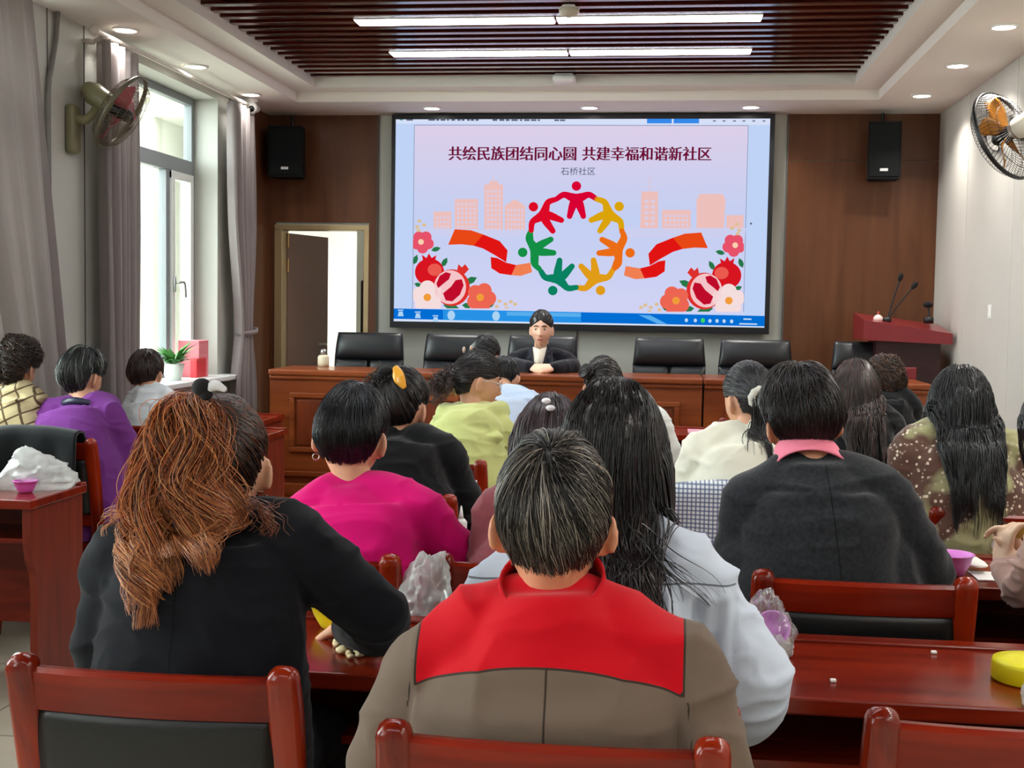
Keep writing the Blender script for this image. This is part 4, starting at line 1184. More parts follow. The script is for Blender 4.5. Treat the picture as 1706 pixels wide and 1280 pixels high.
def skull(d, face=True):
    """Surface point of the head for unit directions d (n, 3), in metres about the skull's middle."""
    d = np.asarray(d, float); p = d * np.array([0.0735, 0.094, 0.116])
    z = d[:, 2]; lo = np.clip(-z, 0, 1)
    p[:, 0] *= 1 - 0.30 * lo ** 1.6
    front = np.clip(d[:, 1], 0, 1); back = np.clip(-d[:, 1], 0, 1)
    p[:, 1] += 0.006 * front * lo
    p[:, 1] *= np.where(d[:, 1] < 0, 1 - 0.5 * lo ** 1.3, 1.0)
    p[:, 1] += -0.006 * back * np.exp(-((z - 0.15) / 0.4) ** 2)
    p[:, 2] *= 1 + 0.0 * z
    if face:
        x, Z = p[:, 0], p[:, 2]; f = (d[:, 1] > 0.2).astype(float)
        p[:, 1] += f * 0.012 * np.exp(-(x / 0.022) ** 2 - ((Z + 0.1) / 0.02) ** 2)                      # chin
        prof = np.clip((0.016 - Z) / 0.05, 0, 1) * (Z > -0.042) * np.clip((Z + 0.046) / 0.01, 0, 1)
        p[:, 1] += f * 0.023 * np.exp(-(x / (0.007 + 0.007 * prof)) ** 2) * prof                          # nose
        p[:, 1] -= f * 0.008 * np.exp(-((np.abs(x) - 0.031) / 0.014) ** 2 - ((Z - 0.006) / 0.011) ** 2)   # eye sockets
        p[:, 1] += f * 0.004 * np.exp(-((np.abs(x) - 0.03) / 0.024) ** 2 - ((Z - 0.028) / 0.008) ** 2)    # brow
        p[:, 1] += f * 0.0055 * np.exp(-(x / 0.022) ** 2) * (np.exp(-((Z + 0.06) / 0.005) ** 2) + np.exp(-((Z + 0.072) / 0.006) ** 2))
        p[:, 1] += f * 0.004 * np.exp(-((np.abs(x) - 0.042) / 0.016) ** 2 - ((Z + 0.03) / 0.02) ** 2)     # cheeks
    return p


def head_mesh(mb, c, R, s, ears=36):
    n, m = 72, 54; rings = []
    for i in range(1, m):
        a = math.pi * i / m; t = np.linspace(0, 2 * np.pi, n, endpoint=False)
        d = np.stack([np.sin(a) * np.cos(t), np.sin(a) * np.sin(t), np.full(n, -np.cos(a))], 1)
        rings.append(c + (skull(d) * s) @ R.T)
    mb.loft(rings)
    if ears:
        for q in (-1, 1):
            b = math.radians(ears * q)
            M_ = np.array([[math.cos(b), math.sin(b) * 1.0, 0], [-math.sin(b), math.cos(b), 0], [0, 0, 1]])
            t_ = math.radians(-12); T_ = np.array([[1, 0, 0], [0, math.cos(t_), -math.sin(t_)], [0, math.sin(t_), math.cos(t_)]])
            MM = R @ M_.T @ T_
            mb.ell(c + R @ (np.array([q * (0.0755 + 0.0055 * ears / 36), -0.01, -0.012]) * s), np.array([0.0085, 0.021, 0.034]) * s, MM, 16, 12)
            mb.ell(c + R @ (np.array([q * 0.074, -0.002, -0.036]) * s), np.array([0.007, 0.009, 0.012]) * s, MM, 12, 8)


def hand(mb, w, d, nrm, side, s=1.0, curl=(25, 30, 30, 35), bend=1.0):
    """Wrist w, pointing along d, palm facing nrm; side = +1 puts the thumb along cross(d, nrm)."""
    w = np.array(w, float); d = np.array(d, float); d /= np.linalg.norm(d); nrm = np.array(nrm, float); nrm -= d * (nrm @ d); nrm /= np.linalg.norm(nrm)
    l = np.cross(d, nrm) * side
    t = np.linspace(0, 2 * np.pi, 16, endpoint=False); rings = []
    for u, a, b in ((-0.03, 0.024, 0.02), (0.0, 0.026, 0.019), (0.03, 0.037, 0.017), (0.065, 0.041, 0.015), (0.088, 0.040, 0.012), (0.095, 0.034, 0.008)):
        rings.append(w + s * (d * u + a * np.cos(t)[:, None] * l + b * np.sin(t)[:, None] * nrm))
    mb.loft(rings)
    for k in range(4):
        off = (0.029, 0.010, -0.010, -0.028)[k]; L_ = (0.072, 0.082, 0.077, 0.060)[k]; a = 0.0
        p = w + s * (d * 0.085 + l * off); pts = [p - s * d * 0.02, p]; spread = l * (0.10, 0.03, -0.04, -0.12)[k]
        for j in range(3):
            a += math.radians(curl[k]) * (0.8, 1.1, 0.7)[j] * bend
            dd = (d + spread) * math.cos(a) + nrm * math.sin(a); p = p + s * L_ * (0.45, 0.31, 0.24)[j] * dd; pts.append(p)
        mb.tube(pts, np.array([0.0095, 0.0092, 0.0085, 0.008, 0.0068]) * s, 10, smooth=3)
    p = w + s * (d * 0.02 + l * 0.03 + nrm * 0.004); q = p + s * 0.042 * (d * 0.62 + l * 0.62 + nrm * 0.35); r = q + s * 0.034 * (d * 0.85 + l * 0.22 + nrm * 0.35); e = r + s * 0.026 * (d * 0.9 - l * 0.05 + nrm * 0.4)
    mb.tube([p - s * d * 0.012, p, q, r, e], np.array([0.014, 0.014, 0.0115, 0.0098, 0.0075]) * s, 10, smooth=3)


def fuse(mb, voxel, smooth_it=3, factor=0.5):
    """Join overlapping closed volumes into one continuous surface; returns (vertices, faces)."""
    v, f = mb.arrays(); me = bpy.data.meshes.new('fuse'); me.from_pydata(v.tolist(), [], f)
    o = bpy.data.objects.new('fuse', me); sc2.collection.objects.link(o)
    r = o.modifiers.new('r', 'REMESH'); r.mode = 'VOXEL'; r.voxel_size = voxel
    if smooth_it:
        q = o.modifiers.new('s', 'SMOOTH'); q.factor = factor; q.iterations = smooth_it
    vl = sc2.view_layers[0]; vl.update(); dg = vl.depsgraph
    ev = o.evaluated_get(dg); m2 = ev.to_mesh()
    n = len(m2.vertices); V = np.empty(n * 3); m2.vertices.foreach_get('co', V); V = V.reshape(-1, 3)
    nl = len(m2.loops); li = np.empty(nl, int); m2.loops.foreach_get('vertex_index', li)
    st = np.empty(len(m2.polygons), int); m2.polygons.foreach_get('loop_start', st); tt = np.empty(len(m2.polygons), int); m2.polygons.foreach_get('loop_total', tt)
    nr = np.empty(n * 3); m2.vertices.foreach_get('normal', nr)
    F_ = [tuple(li[a:a + b]) for a, b in zip(st.tolist(), tt.tolist())]
    F_ = [tuple(int(i) for i in q) for q in F_]
    ev.to_mesh_clear(); sc2.collection.objects.unlink(o); bpy.data.objects.remove(o); bpy.data.meshes.remove(me)
    return V, F_, nr.reshape(-1, 3)


sc2 = bpy.data.scenes.new('workbench')


def nz(v):
    v = np.asarray(v, float); return v / (np.linalg.norm(v) + 1e-12)


def torso_rings(J, infl, depth=1.0, hem=0.45, flare=0.0, girth=1.0, neck_r=0.062, neck_up=0.0):
    """Cross-sections from the hips up to the neck base; J carries the joints."""
    hip, S0, nb = J['hip'], (J['shL'] + J['shR']) / 2, J['neck']
    right = J['shR'] - J['shL']; hw = np.linalg.norm(right) / 2; right = right / (2 * hw)
    rh = nz([right[0], right[1], 0])
    if J.get('flip'):
        pass
    fwd0 = np.array([-rh[1], rh[0], 0.0]) * J['side']
    t = np.linspace(0, 2 * np.pi, 40, endpoint=False); rings = []
    spine = lambda w: hip * (1 - w) + S0 * w + fwd0 * (-0.035 * math.sin(math.pi * w)) * J.get('hunch', 1.0)
    secs = [(-0.16, 0.172 * girth + flare, 0.118 * girth), (0.0, 0.180 * girth + flare * 0.8, 0.125 * girth), (0.25, 0.168 * girth + flare * 0.4, 0.118 * girth), (0.5, 0.165 * girth, 0.115 * girth), (0.72, max(0.165, hw * 0.92) * 1.0, 0.118), (0.88, hw * 0.97, 0.112), (0.97, hw * 0.93, 0.098), (1.03, hw * 0.80, 0.095)]
    for w, a, b in secs:
        c = spine(max(w, 0)) if w <= 1 else S0 + (nb - S0) * (w - 1) * 4
        if w < 0:
            c = hip + np.array((0, 0, w * 0.5))
        rr = rh if w < 0.3 else right
        tilt = nz(spine(min(1, max(w, 0) + 0.05)) - spine(max(0, min(w, 1) - 0.05)))
        fw = nz(np.cross(tilt, rr)) * J['side'] * -1
        fw = nz(np.cross(rr, tilt)) if (np.cross(rr, tilt) @ fwd0) > 0 else -nz(np.cross(rr, tilt))
        e = 2.3; cx = np.sign(np.cos(t)) * np.abs(np.cos(t)) ** (2 / e); cy = np.sign(np.sin(t)) * np.abs(np.sin(t)) ** (2 / e)
        rings.append(c + (a + infl) * cx[:, None] * rr + (b * depth + infl) * cy[:, None] * fw)
    # slope of the trapezius up to the neck
    for w, k, kb in ((0.3, 0.66, 0.85), (0.55, 0.42, 0.6), (0.8, 0.2, 0.3), (1.0, 0.06, 0.06)):
        c = S0 + (nb - S0) * w; a = neck_r + (hw * 0.78 - neck_r) * k; b = neck_r + (0.093 * depth - neck_r) * kb
        rings.append(c + (a + infl) * np.cos(t)[:, None] * right + (b + infl) * np.sin(t)[:, None] * fwd0)
    if neck_up:
        rings.append(nb + nz(nb - S0) * neck_up + (neck_r + infl) * np.cos(t)[:, None] * right + (neck_r + infl) * np.sin(t)[:, None] * fwd0)
    return rings


def set_attr(o, name, val):
    a = o.data.attributes.new(name, 'FLOAT', 'POINT'); a.data.foreach_set('value', np.asarray(val, np.float32))


def cloth_mat(name, col, rough=0.85, weave=(500, 0.0005), sheen=0.2, col2=None, seam=None, pattern=None, var=(8, 0.06)):
    if name in MATS:
        return MATS[name]
    m = mat(name, col, rough, sheen=sheen, var=var, bump=(weave[0], weave[1], 2), spec=0.12)
    N, L, b = m.node_tree.nodes, m.node_tree.links, m.node_tree.nodes['Principled BSDF']
    src = b.inputs['Base Color'].links[0].from_socket

    def mix(fac, a, c2):
        mx = N.new('ShaderNodeMix'); mx.data_type = 'RGBA'; L.new(fac, mx.inputs[0]); L.new(a, mx.inputs[6])
        if isinstance(c2, tuple):
            mx.inputs[7].default_value = c2
        else:
            L.new(c2, mx.inputs[7])
        return mx.outputs[2]

    def attr(nm):
        q = N.new('ShaderNodeAttribute'); q.attribute_name = nm; return q.outputs['Fac']

    def step(s, lo, hi):
        q = N.new('ShaderNodeMapRange'); q.inputs[1].default_value = lo; q.inputs[2].default_value = hi; L.new(s, q.inputs[0]); return q.outputs[0]
    if pattern:
        src = pattern(N, L, src, mix, step)
    if col2 is not None:
        src = mix(step(attr('zone'), -0.0006, 0.0006), src, lin(col2))
    if seam:
        for nm in seam:
            q = N.new('ShaderNodeMath'); q.operation = 'ABSOLUTE'; L.new(attr(nm), q.inputs[0])
            c = lin(col); c2 = tuple(v * 0.25 for v in c[:3]) + (1,)
            src = mix(step(q.outputs[0], 0.0022, 0.0012), src, c2)
    L.new(src, b.inputs['Base Color'])
    return m


def wrinkle(V, Nn, amp, freq, seed, zs=1.7, J=None):
    P = V * np.array([1, 1, zs])
    w = vnoise(P, freq * 0.6, seed) - 0.5
    P = P + w[:, None] * 0.12
    a = 1 - np.abs(vnoise(P, freq, seed + 1) * 2 - 1); b = 1 - np.abs(vnoise(P, freq * 2.1, seed + 2) * 2 - 1)
    k = np.ones(len(V))
    if J is not None:
        for nm in ('elL', 'elR', 'shL', 'shR'):
            k = np.maximum(k, 1 + 1.2 * np.exp(-np.sum((V - J[nm]) ** 2, 1) / 0.11 ** 2))
    return V + Nn * (amp * k * ((a ** 3 - 0.3) + 0.45 * (b ** 3 - 0.3)))[:, None]


def person(label, J, head, cloth, skin=None, hands=True, voxel=0.0065, eyes=False, hs=1.0, depth=1.0, girth=1.0, arm_r=1.0, hem=0.45, legs=True, knee=0.0, garment='top', wr=(0.006, 9), infl=0.02, flare=0.0, extra=None, attrs=None, cuff=0.0, trousers=None, hand_dir=None, cl_voxel=None, neck_up=0.0, seed=1, hand_bend=1.0, collar=None, puff=0.0, neck_r=0.06, palm=None, smooth_it=18, post=None, ears=36):
    """J: world joints; head = (centre, yaw, bow, tilt). Returns (root, dict of what later parts need)."""
    J = dict(J); J = {k: (np.array(v, float) if isinstance(v, (list, tuple, np.ndarray)) else v) for k, v in J.items()}
    J.setdefault('side', 1)
    c = np.array(head[0], float); R = rotm(*head[1:])
    hip = J['hip']; fl = J.get('floor', 0.0)
    root = thing('person', label, 'person', (hip[0], hip[1], fl))
    right = nz(J['shR'] - J['shL']); fwd = np.array([-right[1], right[0], 0]); fwd = nz(fwd) * J['side']
    J['neck'] = np.array(J['neck'], float) if 'neck' in J else (J['shL'] + J['shR']) / 2 + np.array([0, 0, 0.085]) + fwd * 0.025 + 0.28 * (np.array([c[0], c[1], 0]) - np.array([*((J['shL'] + J['shR']) / 2)[:2], 0]))
    skin = skin or M_skin
    # body: head, neck, trunk, arms, hands and legs in one skin
    mb = MB(); head_mesh(mb, c, R, hs, ears)
    mb.tube([J['neck'] - np.array((0, 0, 0.06)), J['neck'], c + R @ (np.array([0, -0.016, -0.055]) * hs)], [0.06, 0.052, 0.05], 20, smooth=4)
    mb.loft(torso_rings(J, -0.022, depth * 0.96, girth=girth * 0.97, neck_r=0.06))
    for s in 'LR':
        a, e, w = J['sh' + s], J['el' + s], J['wr' + s]
        mb.tube([a, (a + e) / 2, e, (e + w) / 2, w], np.array([0.05, 0.045, 0.038, 0.036, 0.025]) * arm_r ** 0.5, 16, smooth=3)
        if hands:
            d = w - e if hand_dir is None else np.array(hand_dir[s], float)
            nn = np.array((0, 0, -1.0)) + 0.0 * d if palm is None else np.array(palm[s], float)
            hand(mb, w + nz(w - e) * 0.02, nz(d), nn, (1 if s == 'L' else -1) * (1 if J['side'] > 0 else -1) * -1, 1.0, bend=hand_bend)
    legj = {}
    if legs:
        for q, s in ((-1, 'L'), (1, 'R')):
            h0 = hip + right * q * 0.09 + np.array((0, 0, 0.035)); kn = hip + right * q * (0.1 + knee) + fwd * 0.41 + np.array((0, 0, 0.02)); kn[2] = max(kn[2], fl + 0.5); an = np.array([kn[0], kn[1], fl + 0.085]) + fwd * 0.02
            legj[s] = (h0, kn, an); mb.tube([h0, kn, an], [0.075, 0.055, 0.04], 14, smooth=5)
    V, Fc, Nn = fuse(mb, voxel, 2)
    mesh_obj('body', V, Fc, skin, root, True)
    # the garment
    mg = MB(); mg.loft(torso_rings(J, infl, depth, flare=flare, girth=girth, neck_r=neck_r, neck_up=neck_up))
    for s in 'LR':
        a, e, w = J['sh' + s], J['el' + s], J['wr' + s]; inn = (J['shR'] - J['shL']) * (0.25 if s == 'L' else -0.25)
        r = (np.array([0.062, 0.064, 0.06, 0.056 + puff * 0.6, 0.056 + puff, 0.05 + puff, 0.04]) + infl * 0.25) * arm_r
        wc = e + (w - e) * (1 - cuff)
        mg.tube([a + inn * 0.7 + np.array((0, 0, -0.02)), a, a * 0.5 + e * 0.5, e * 0.85 + a * 0.15, e * 0.85 + wc * 0.15, (e + wc) / 2, wc], r, 20, smooth=4)
    for s in 'LR':
        a = J['sh' + s]; mg.tube([J['neck'] + np.array((0, 0, -0.035)), J['neck'] * 0.5 + a * 0.5 + np.array((0, 0, 0.004)), a + np.array((0, 0, 0.0))], np.array([0.05, 0.05, 0.055]) + infl * 0.6, 18, smooth=5)
    if extra:
        extra(mg, J, fwd, right)
    V, Fc, Nn = fuse(mg, cl_voxel or voxel * 1.1, smooth_it)
    V = wrinkle(V, Nn, wr[0], wr[1], seed, J=J)
    if post:
        V = post(V, Nn)
    g = mesh_obj(garment, V, Fc, cloth, root, True)
    if attrs:
        for nm, fn in attrs.items():
            set_attr(g, nm, fn(V))
    bvh = BVHTree.FromPolygons(V.tolist(), Fc)
    if legs:
        mt = MB()
        for s in 'LR':
            h0, kn, an = legj[s]; mt.tube([h0 - fwd * 0.04, h0, kn, an], [0.08, 0.088, 0.066, 0.055], 16, smooth=4)
        mt.ell(hip + np.array((0, 0, 0.01)), (0.17 * girth, 0.12, 0.09), None)
        Vt, Ft, _ = fuse(mt, 0.014, 2); mesh_obj('trousers', Vt, Ft, trousers or M_trouser, root, True)
        for s in 'LR':
            an = legj[s][2]; ms = MB(); ms.tube([an + (0, 0, -0.035) - fwd * 0.03, an + (0, 0, -0.045) + fwd * 0.07, an + (0, 0, -0.055) + fwd * 0.16], [0.038, 0.036, 0.027], 12, smooth=3); mesh_obj('shoe', *ms.arrays(), M_shoe, root, True)
    if collar:
        collar(root, J, fwd, right, c, R)
    if eyes:
        face_parts(root, c, R, hs)
    return root, dict(c=c, R=R, s=hs, bvh=bvh, J=J, fwd=fwd, right=right)


def face_parts(root, c, R, s):
    for q in (-1, 1):
        mb = MB(); mb.ell(c + R @ (np.array([q * 0.031, 0.0785, 0.006]) * s), np.array([0.0125, 0.0075, 0.0058]) * s, R, 16, 10); e = mb.build('eye', M_eye, root, True)
        mb = MB(); mb.ell(c + R @ (np.array([q * 0.031, 0.0835, 0.006]) * s), np.array([0.0055, 0.0035, 0.0055]) * s, R, 12, 8); mb.build('iris', M_iris, e, True)
        mb = MB(); pts = [c + R @ (np.array([q * x, y, z]) * s) for x, y, z in ((0.014, 0.0915, 0.0275), (0.03, 0.0905, 0.0315), (0.046, 0.079, 0.026))]
        mb.tube(pts, np.array([0.003, 0.0038, 0.002]) * s, 8, smooth=4); mb.build('eyebrow', M_brow, root, True)
    mb = MB()
    for z, r in ((-0.0615, 0.0036), (-0.0685, 0.0044)):
        mb.tube([c + R @ (np.array([x, y, z]) * s) for x, y in ((-0.019, 0.087), (-0.01, 0.0925), (0, 0.0945), (0.01, 0.0925), (0.019, 0.087))], np.array([0.0015, r, r, r, 0.0015]) * s, 8, smooth=3)
    mb.build('lips', M_lip, root, True)


# ------------------------------------------------------------------ hair
def hair_mat(name, rough=0.38, spec=0.5):
    if name in MATS:
        return MATS[name]
    m = mat(name, (30, 24, 22), rough, spec=spec); N, L, b = m.node_tree.nodes, m.node_tree.links, m.node_tree.nodes['Principled BSDF']
    q = N.new('ShaderNodeAttribute'); q.attribute_name = 'tint'; L.new(q.outputs['Color'], b.inputs['Base Color'])
    return m


M_hair = hair_mat('hair_strands', 0.34, 0.55)


class Hair:
    def __init__(s, I):
        s.c, s.R, s.s, s.bvh = I['c'], I['R'], I['s'], I['bvh']; s.P, s.W, s.C = [], [], []; s.capv = None
        s.fwd, s.right = I['fwd'], I['right']

    def region(s, d, low=0.0, front=0.55):
        """> 0 where hair grows: the hairline runs from the nape, over the ears, to the forehead."""
        az = np.arctan2(np.abs(d[:, 0]), -d[:, 1])                # 0 behind, pi in front
        k = az / np.pi
        w = np.clip((k - 0.31) / 0.12, 0, 1); w = w * w * (3 - 2 * w); a = -0.60 + low + np.clip(k / 0.3, 0, 1) ** 2 * 0.12
        hl = np.where(k < 0.60, a * (1 - w) + 0.14 * w, 0.14 + (k - 0.60) / 0.40 * (front - 0.14))
        return d[:, 2] - hl

    def surf(s, d, th):
        return s.c + ((skull(d, False) * s.s) * (1 + np.asarray(th)[:, None] / 0.09)) @ s.R.T

    def cap(s, th=0.012, low=0.0, front=0.55, col=(24, 20, 19), vol=(0, 0, 0), lump=0.004, seed=0):
        n, m = 96, 64; ds = []
        for i in range(1, m):
            a = math.pi * i / m; t = np.linspace(0, 2 * np.pi, n, endpoint=False)
            ds.append(np.stack([np.sin(a) * np.cos(t), np.sin(a) * np.sin(t), np.full(n, -np.cos(a))], 1))
        d = np.concatenate(ds); g = s.region(d, low, front) + 0.05 * (vnoise(d, 9, seed + 5) - 0.5); k = np.clip(g / 0.3, -1, 1)
        t_ = np.where(k > 0, 0.004 + (th - 0.004) * k, -0.02 * np.clip(-k * 3, 0, 1) + 0.004 * (1 + np.clip(k * 3, -1, 0)))
        t_ = t_ + np.clip(k, 0, 1) * (vol[0] * np.abs(d[:, 0]) + vol[1] * np.clip(-d[:, 1], 0, 1) + vol[2] * np.clip(d[:, 2], 0, 1)) + np.clip(k, 0, 1) * lump * (vnoise(d, 5, seed) - 0.5) * 2
        s.capth = lambda dd: s._th(dd, th, low, front, vol)
        V = s.surf(d, t_); V = V.reshape(m - 1, n, 3); mb = MB(); mb.loft(list(V)); s.capv = mb.arrays(); s.capcol = col; s.th = th; s.low = low; s.front = front; s.vol = vol
        return s

    def _th(s, d, extra=0.0):
        k = np.clip(s.region(d, s.low, s.front) / 0.3, 0, 1)
        return 0.004 + (s.th - 0.004) * k + k * (s.vol[0] * np.abs(d[:, 0]) + s.vol[1] * np.clip(-d[:, 1], 0, 1) + s.vol[2] * np.clip(d[:, 2], 0, 1)) + extra

    def roots(s, n, rng, margin=0.05):
        out = np.zeros((0, 3))
        while len(out) < n:
            d = rng.normal(size=(n * 3, 3)); d /= np.linalg.norm(d, axis=1)[:, None]
            out = np.concatenate([out, d[s.region(d, s.low, s.front) > margin]])
        return out[:n]

    def color(s, n, T, base, tip=None, var=0.25, streak=None, rng=None, tipw=1.5):
        b = np.array(lin(base)[:3]); tp = np.array(lin(tip)[:3]) if tip is not None else b
        w = (np.linspace(0, 1, T) ** tipw)[None, :, None]
        c = b * (1 - w) + tp * w
        c = np.repeat(c, n, 0) * (1 + var * (rng.random((n, 1, 1)) * 2 - 1))
        for st in (streak if isinstance(streak, list) else [streak] if streak else []):
            k = rng.random(n) < st[1]; c[k] = np.array(lin(st[0])[:3]) * (0.75 + 0.5 * rng.random((k.sum(), 1, 1)))
        return np.clip(c, 0, 1)

    def put(s, P, w0, C, taper=0.25, rng=None):
        n, T, _ = P.shape
        prof = (1 - (1 - taper) * np.linspace(0, 1, T) ** 2.0)
        s.P.append(P); s.W.append(np.outer(w0 * (0.7 + 0.6 * (rng.random(n) if rng is not None else 0.5)), prof)); s.C.append(C)

    def short(s, n, L, whorl=(0.05, -0.45, 0.89), T=9, base=(26, 23, 22), tip=None, lift=0.006, swirl=0.3, w=0.0012, streak=None, seed=1, jitter=0.25, clumps=0, var=0.3, curl=0.0, down=0.0):
        rng = np.random.default_rng(seed); d = s.roots(n, rng); wv = nz(whorl)
        ln = L * (0.6 + 0.8 * rng.random(n)); tang = d * (d @ wv)[:, None] - wv; tang -= d * np.sum(tang * d, 1)[:, None]
        tang /= np.linalg.norm(tang, axis=1)[:, None] + 1e-6
        sw = np.cross(d, tang); tang = tang + sw * (swirl + jitter * rng.normal(size=n))[:, None]
        tang += np.array([0, 0, -down]); tang -= d * np.sum(tang * d, 1)[:, None]; tang /= np.linalg.norm(tang, axis=1)[:, None] + 1e-6
        for _ in range(6):
            e_ = d * np.cos(ln / 0.1)[:, None] + tang * np.sin(ln / 0.1)[:, None]; ln = np.where(s.region(e_, s.low, s.front) < -0.06, ln * 0.72, ln)
        P = np.zeros((n, T, 3)); lf = lift * (0.4 + 1.2 * rng.random(n)); ph = rng.random(n) * 6.28
        sd = np.cross(d, tang)
        for k in range(T):
            u = k / (T - 1); ang = (ln * u / 0.1)[:, None]
            dd = d * np.cos(ang) + tang * np.sin(ang)
            if curl:
                dd = dd + sd * (curl * np.sin(ph + 9 * u))[:, None]
                dd /= np.linalg.norm(dd, axis=1)[:, None]
            P[:, k] = s.surf(dd, s._th(dd) + lf * (u ** 0.7) * (1 - 0.35 * u) + (curl * 0.035 * np.cos(ph + 9 * u) if curl else 0) + 0.0008)
        if clumps:
            ci = rng.integers(0, n, clumps); D = d @ d[ci].T; near = ci[np.argmax(D, 1)]
            off = P - P[:, :1]; u = np.linspace(0, 1, T)[None, :, None] ** 1.3
            P = P * (1 - 0.55 * u) + (P[near]) * (0.55 * u)
        s.put(P, np.full(n, w), s.color(n, T, base, tip, var, streak, rng), 0.3, rng)
        return s

    def comb(s, B, n, T=12, base=(26, 22, 21), w=0.0016, seed=2, streak=None, var=0.3, lift=0.004):
        """Hair drawn back over the head towards direction B."""
        rng = np.random.default_rng(seed); d = s.roots(n, rng, 0.02); B = nz(B); P = np.zeros((n, T, 3)); om = np.arccos(np.clip(d @ B, -0.995, 0.995))
        for k in range(T):
            u = k / (T - 1)
            dd = (np.sin((1 - u) * om)[:, None] * d + np.sin(u * om)[:, None] * B) / np.sin(om)[:, None]
            dd += rng.normal(size=(n, 3)) * 0.006; dd /= np.linalg.norm(dd, axis=1)[:, None]
            P[:, k] = s.surf(dd, s._th(dd) + lift * rng.random(n) + 0.001)
        s.put(P, np.full(n, w), s.color(n, T, base, None, var, streak, rng), 0.8, rng); return s

    def flow(s, P0, D0, L, T=26, grav=0.35, stiff=0.75, base=(24, 20, 20), tip=None, w=0.0016, seed=3, clumps=40, clump_k=0.6, wave=0.0, wavef=2.5, streak=None, var=0.3, gap=0.006, drift=(0, 0, 0), tipw=1.5, taper=0.25, head_pad=0.012, noise=0.05, wmax=None, wprof=lambda u: 1.0 - 0.45 * u):
        """Strands that leave P0 along D0 and fall, sliding over the head and the garment."""
        rng = np.random.default_rng(seed); n = len(P0); P = np.zeros((n, T, 3)); p = np.array(P0, float); d = np.array(D0, float); d /= np.linalg.norm(d, axis=1)[:, None]
        ds = (np.broadcast_to(L, (n,)) / (T - 1))[:, None]; P[:, 0] = p; ax = np.array([0.0735, 0.098, 0.116]) * s.s
        nz_ = rng.normal(size=(n, 3)) * noise
        for k in range(1, T):
            d = d * stiff + np.array([0, 0, -1.0]) * grav + nz_ + np.array(drift); d /= np.linalg.norm(d, axis=1)[:, None]; p = p + d * ds
            q = (p - s.c) @ s.R; lo = np.clip(-q[:, 2] / ax[2], 0, 1); a2 = ax + head_pad
            e = np.sqrt(np.sum((q / a2) ** 2, 1)); ins = e < 1
            if ins.any():
                q[ins] = q[ins] / e[ins][:, None]; p[ins] = s.c + q[ins] @ s.R.T
            for i in range(n):
                if p[i, 2] < s.c[2] - 0.02:
                    co, no, _, dist = s.bvh.find_nearest(Vector(p[i]), 0.12)
                    if co is not None:
                        h = (p[i] - np.array(co)) @ np.array(no)
                        if h < gap:
                            p[i] = np.array(co) + np.array(no) * gap * (1 + 1.2 * ((i * 37) % 11) / 11)
            if wmax is not None:
                lat = (p - s.c) @ s.right; ex = np.sign(lat) * np.clip(np.abs(lat) - wmax * wprof(k / T), 0, None); p = p - (0.35 * ex)[:, None] * s.right
            d = nz_ * 0 + (p - P[:, k - 1]); d /= np.linalg.norm(d, axis=1)[:, None] + 1e-9; P[:, k] = p
        if clumps:
            ci = rng.integers(0, n, clumps); D = ((P[:, T // 2][:, None] - P[ci, T // 2][None]) ** 2).sum(2); near = ci[np.argmin(D, 1)]
            u = (np.linspace(0, 1, T) ** 1.2)[None, :, None] * clump_k; P = P * (1 - u) + P[near] * u
        else:
            near = np.arange(n)
        if wave:
            ph = (rng.random(n) * 6.28)[near][:, None] + 0.35 * rng.normal(size=(n, 1)); u = np.linspace(0, 1, T)[None]
            fr = (wavef * (0.8 + 0.4 * rng.random(n)))[near][:, None]
            a = wave * np.clip(u * 1.6, 0, 1)
            P += (a * np.sin(ph + fr * 6.28 * u))[:, :, None] * s.right + (a * 0.6 * np.cos(ph * 1.3 + fr * 6.28 * u))[:, :, None] * s.fwd * -1
        s.put(P, np.full(n, w), s.color(n, T, base, tip, var, streak, rng, tipw), taper, rng); return s

    def long(s, n, L, part=(0.0, 0.15, 0.98), seed=4, pad=0.004, off=0.006, **kw):
        """Loose long hair: follows the head from the parting, then falls."""
        rng = np.random.default_rng(seed + 50); d = s.roots(n, rng, 0.0); B = nz(part)
        t = d * (d @ B)[:, None] - B; t -= d * np.sum(t * d, 1)[:, None]; t /= np.linalg.norm(t, axis=1)[:, None] + 1e-6
        P0 = s.surf(d, s._th(d) + off * rng.random(n)); D0 = t @ s.R.T
        kw.setdefault('head_pad', s.th + 0.006)
        return s.flow(P0, D0, L * (0.75 + 0.35 * rng.random(n)), seed=seed, **kw)

    def build(s, root, name='hair', k=3):
        cv, cf = s.capv if s.capv is not None else (np.zeros((0, 3)), [])
        vs, fs, cs, b = [cv], list(cf), [np.tile(np.array(lin(s.capcol)[:3]), (len(cv), 1)) if len(cv) else np.zeros((0, 3))], len(cv)
        for P, W_, C in zip(s.P, s.W, s.C):
            n, T, _ = P.shape; Tn = np.gradient(P, axis=1); Tn /= np.linalg.norm(Tn, axis=2)[:, :, None] + 1e-9
            ref = P - s.c; x = np.cross(Tn, ref); x /= np.linalg.norm(x, axis=2)[:, :, None] + 1e-9; y = np.cross(x, Tn)
            q = []
            for j in range(k):
                a = 2 * math.pi * j / k + math.pi / 2; q.append(P + (math.cos(a) * x + math.sin(a) * y) * W_[:, :, None])
            V = np.stack(q, 2).reshape(-1, 3); idx = np.arange(n * T * k).reshape(n, T, k) + b
            for j in range(k):
                A = idx[:, :-1, j].ravel(); B_ = idx[:, :-1, (j + 1) % k].ravel(); C_ = idx[:, 1:, (j + 1) % k].ravel(); D_ = idx[:, 1:, j].ravel()
                fs += list(zip(A.tolist(), B_.tolist(), C_.tolist(), D_.tolist()))
            vs.append(V); cs.append(np.repeat(C.reshape(-1, 3), k, 0)); b += len(V)
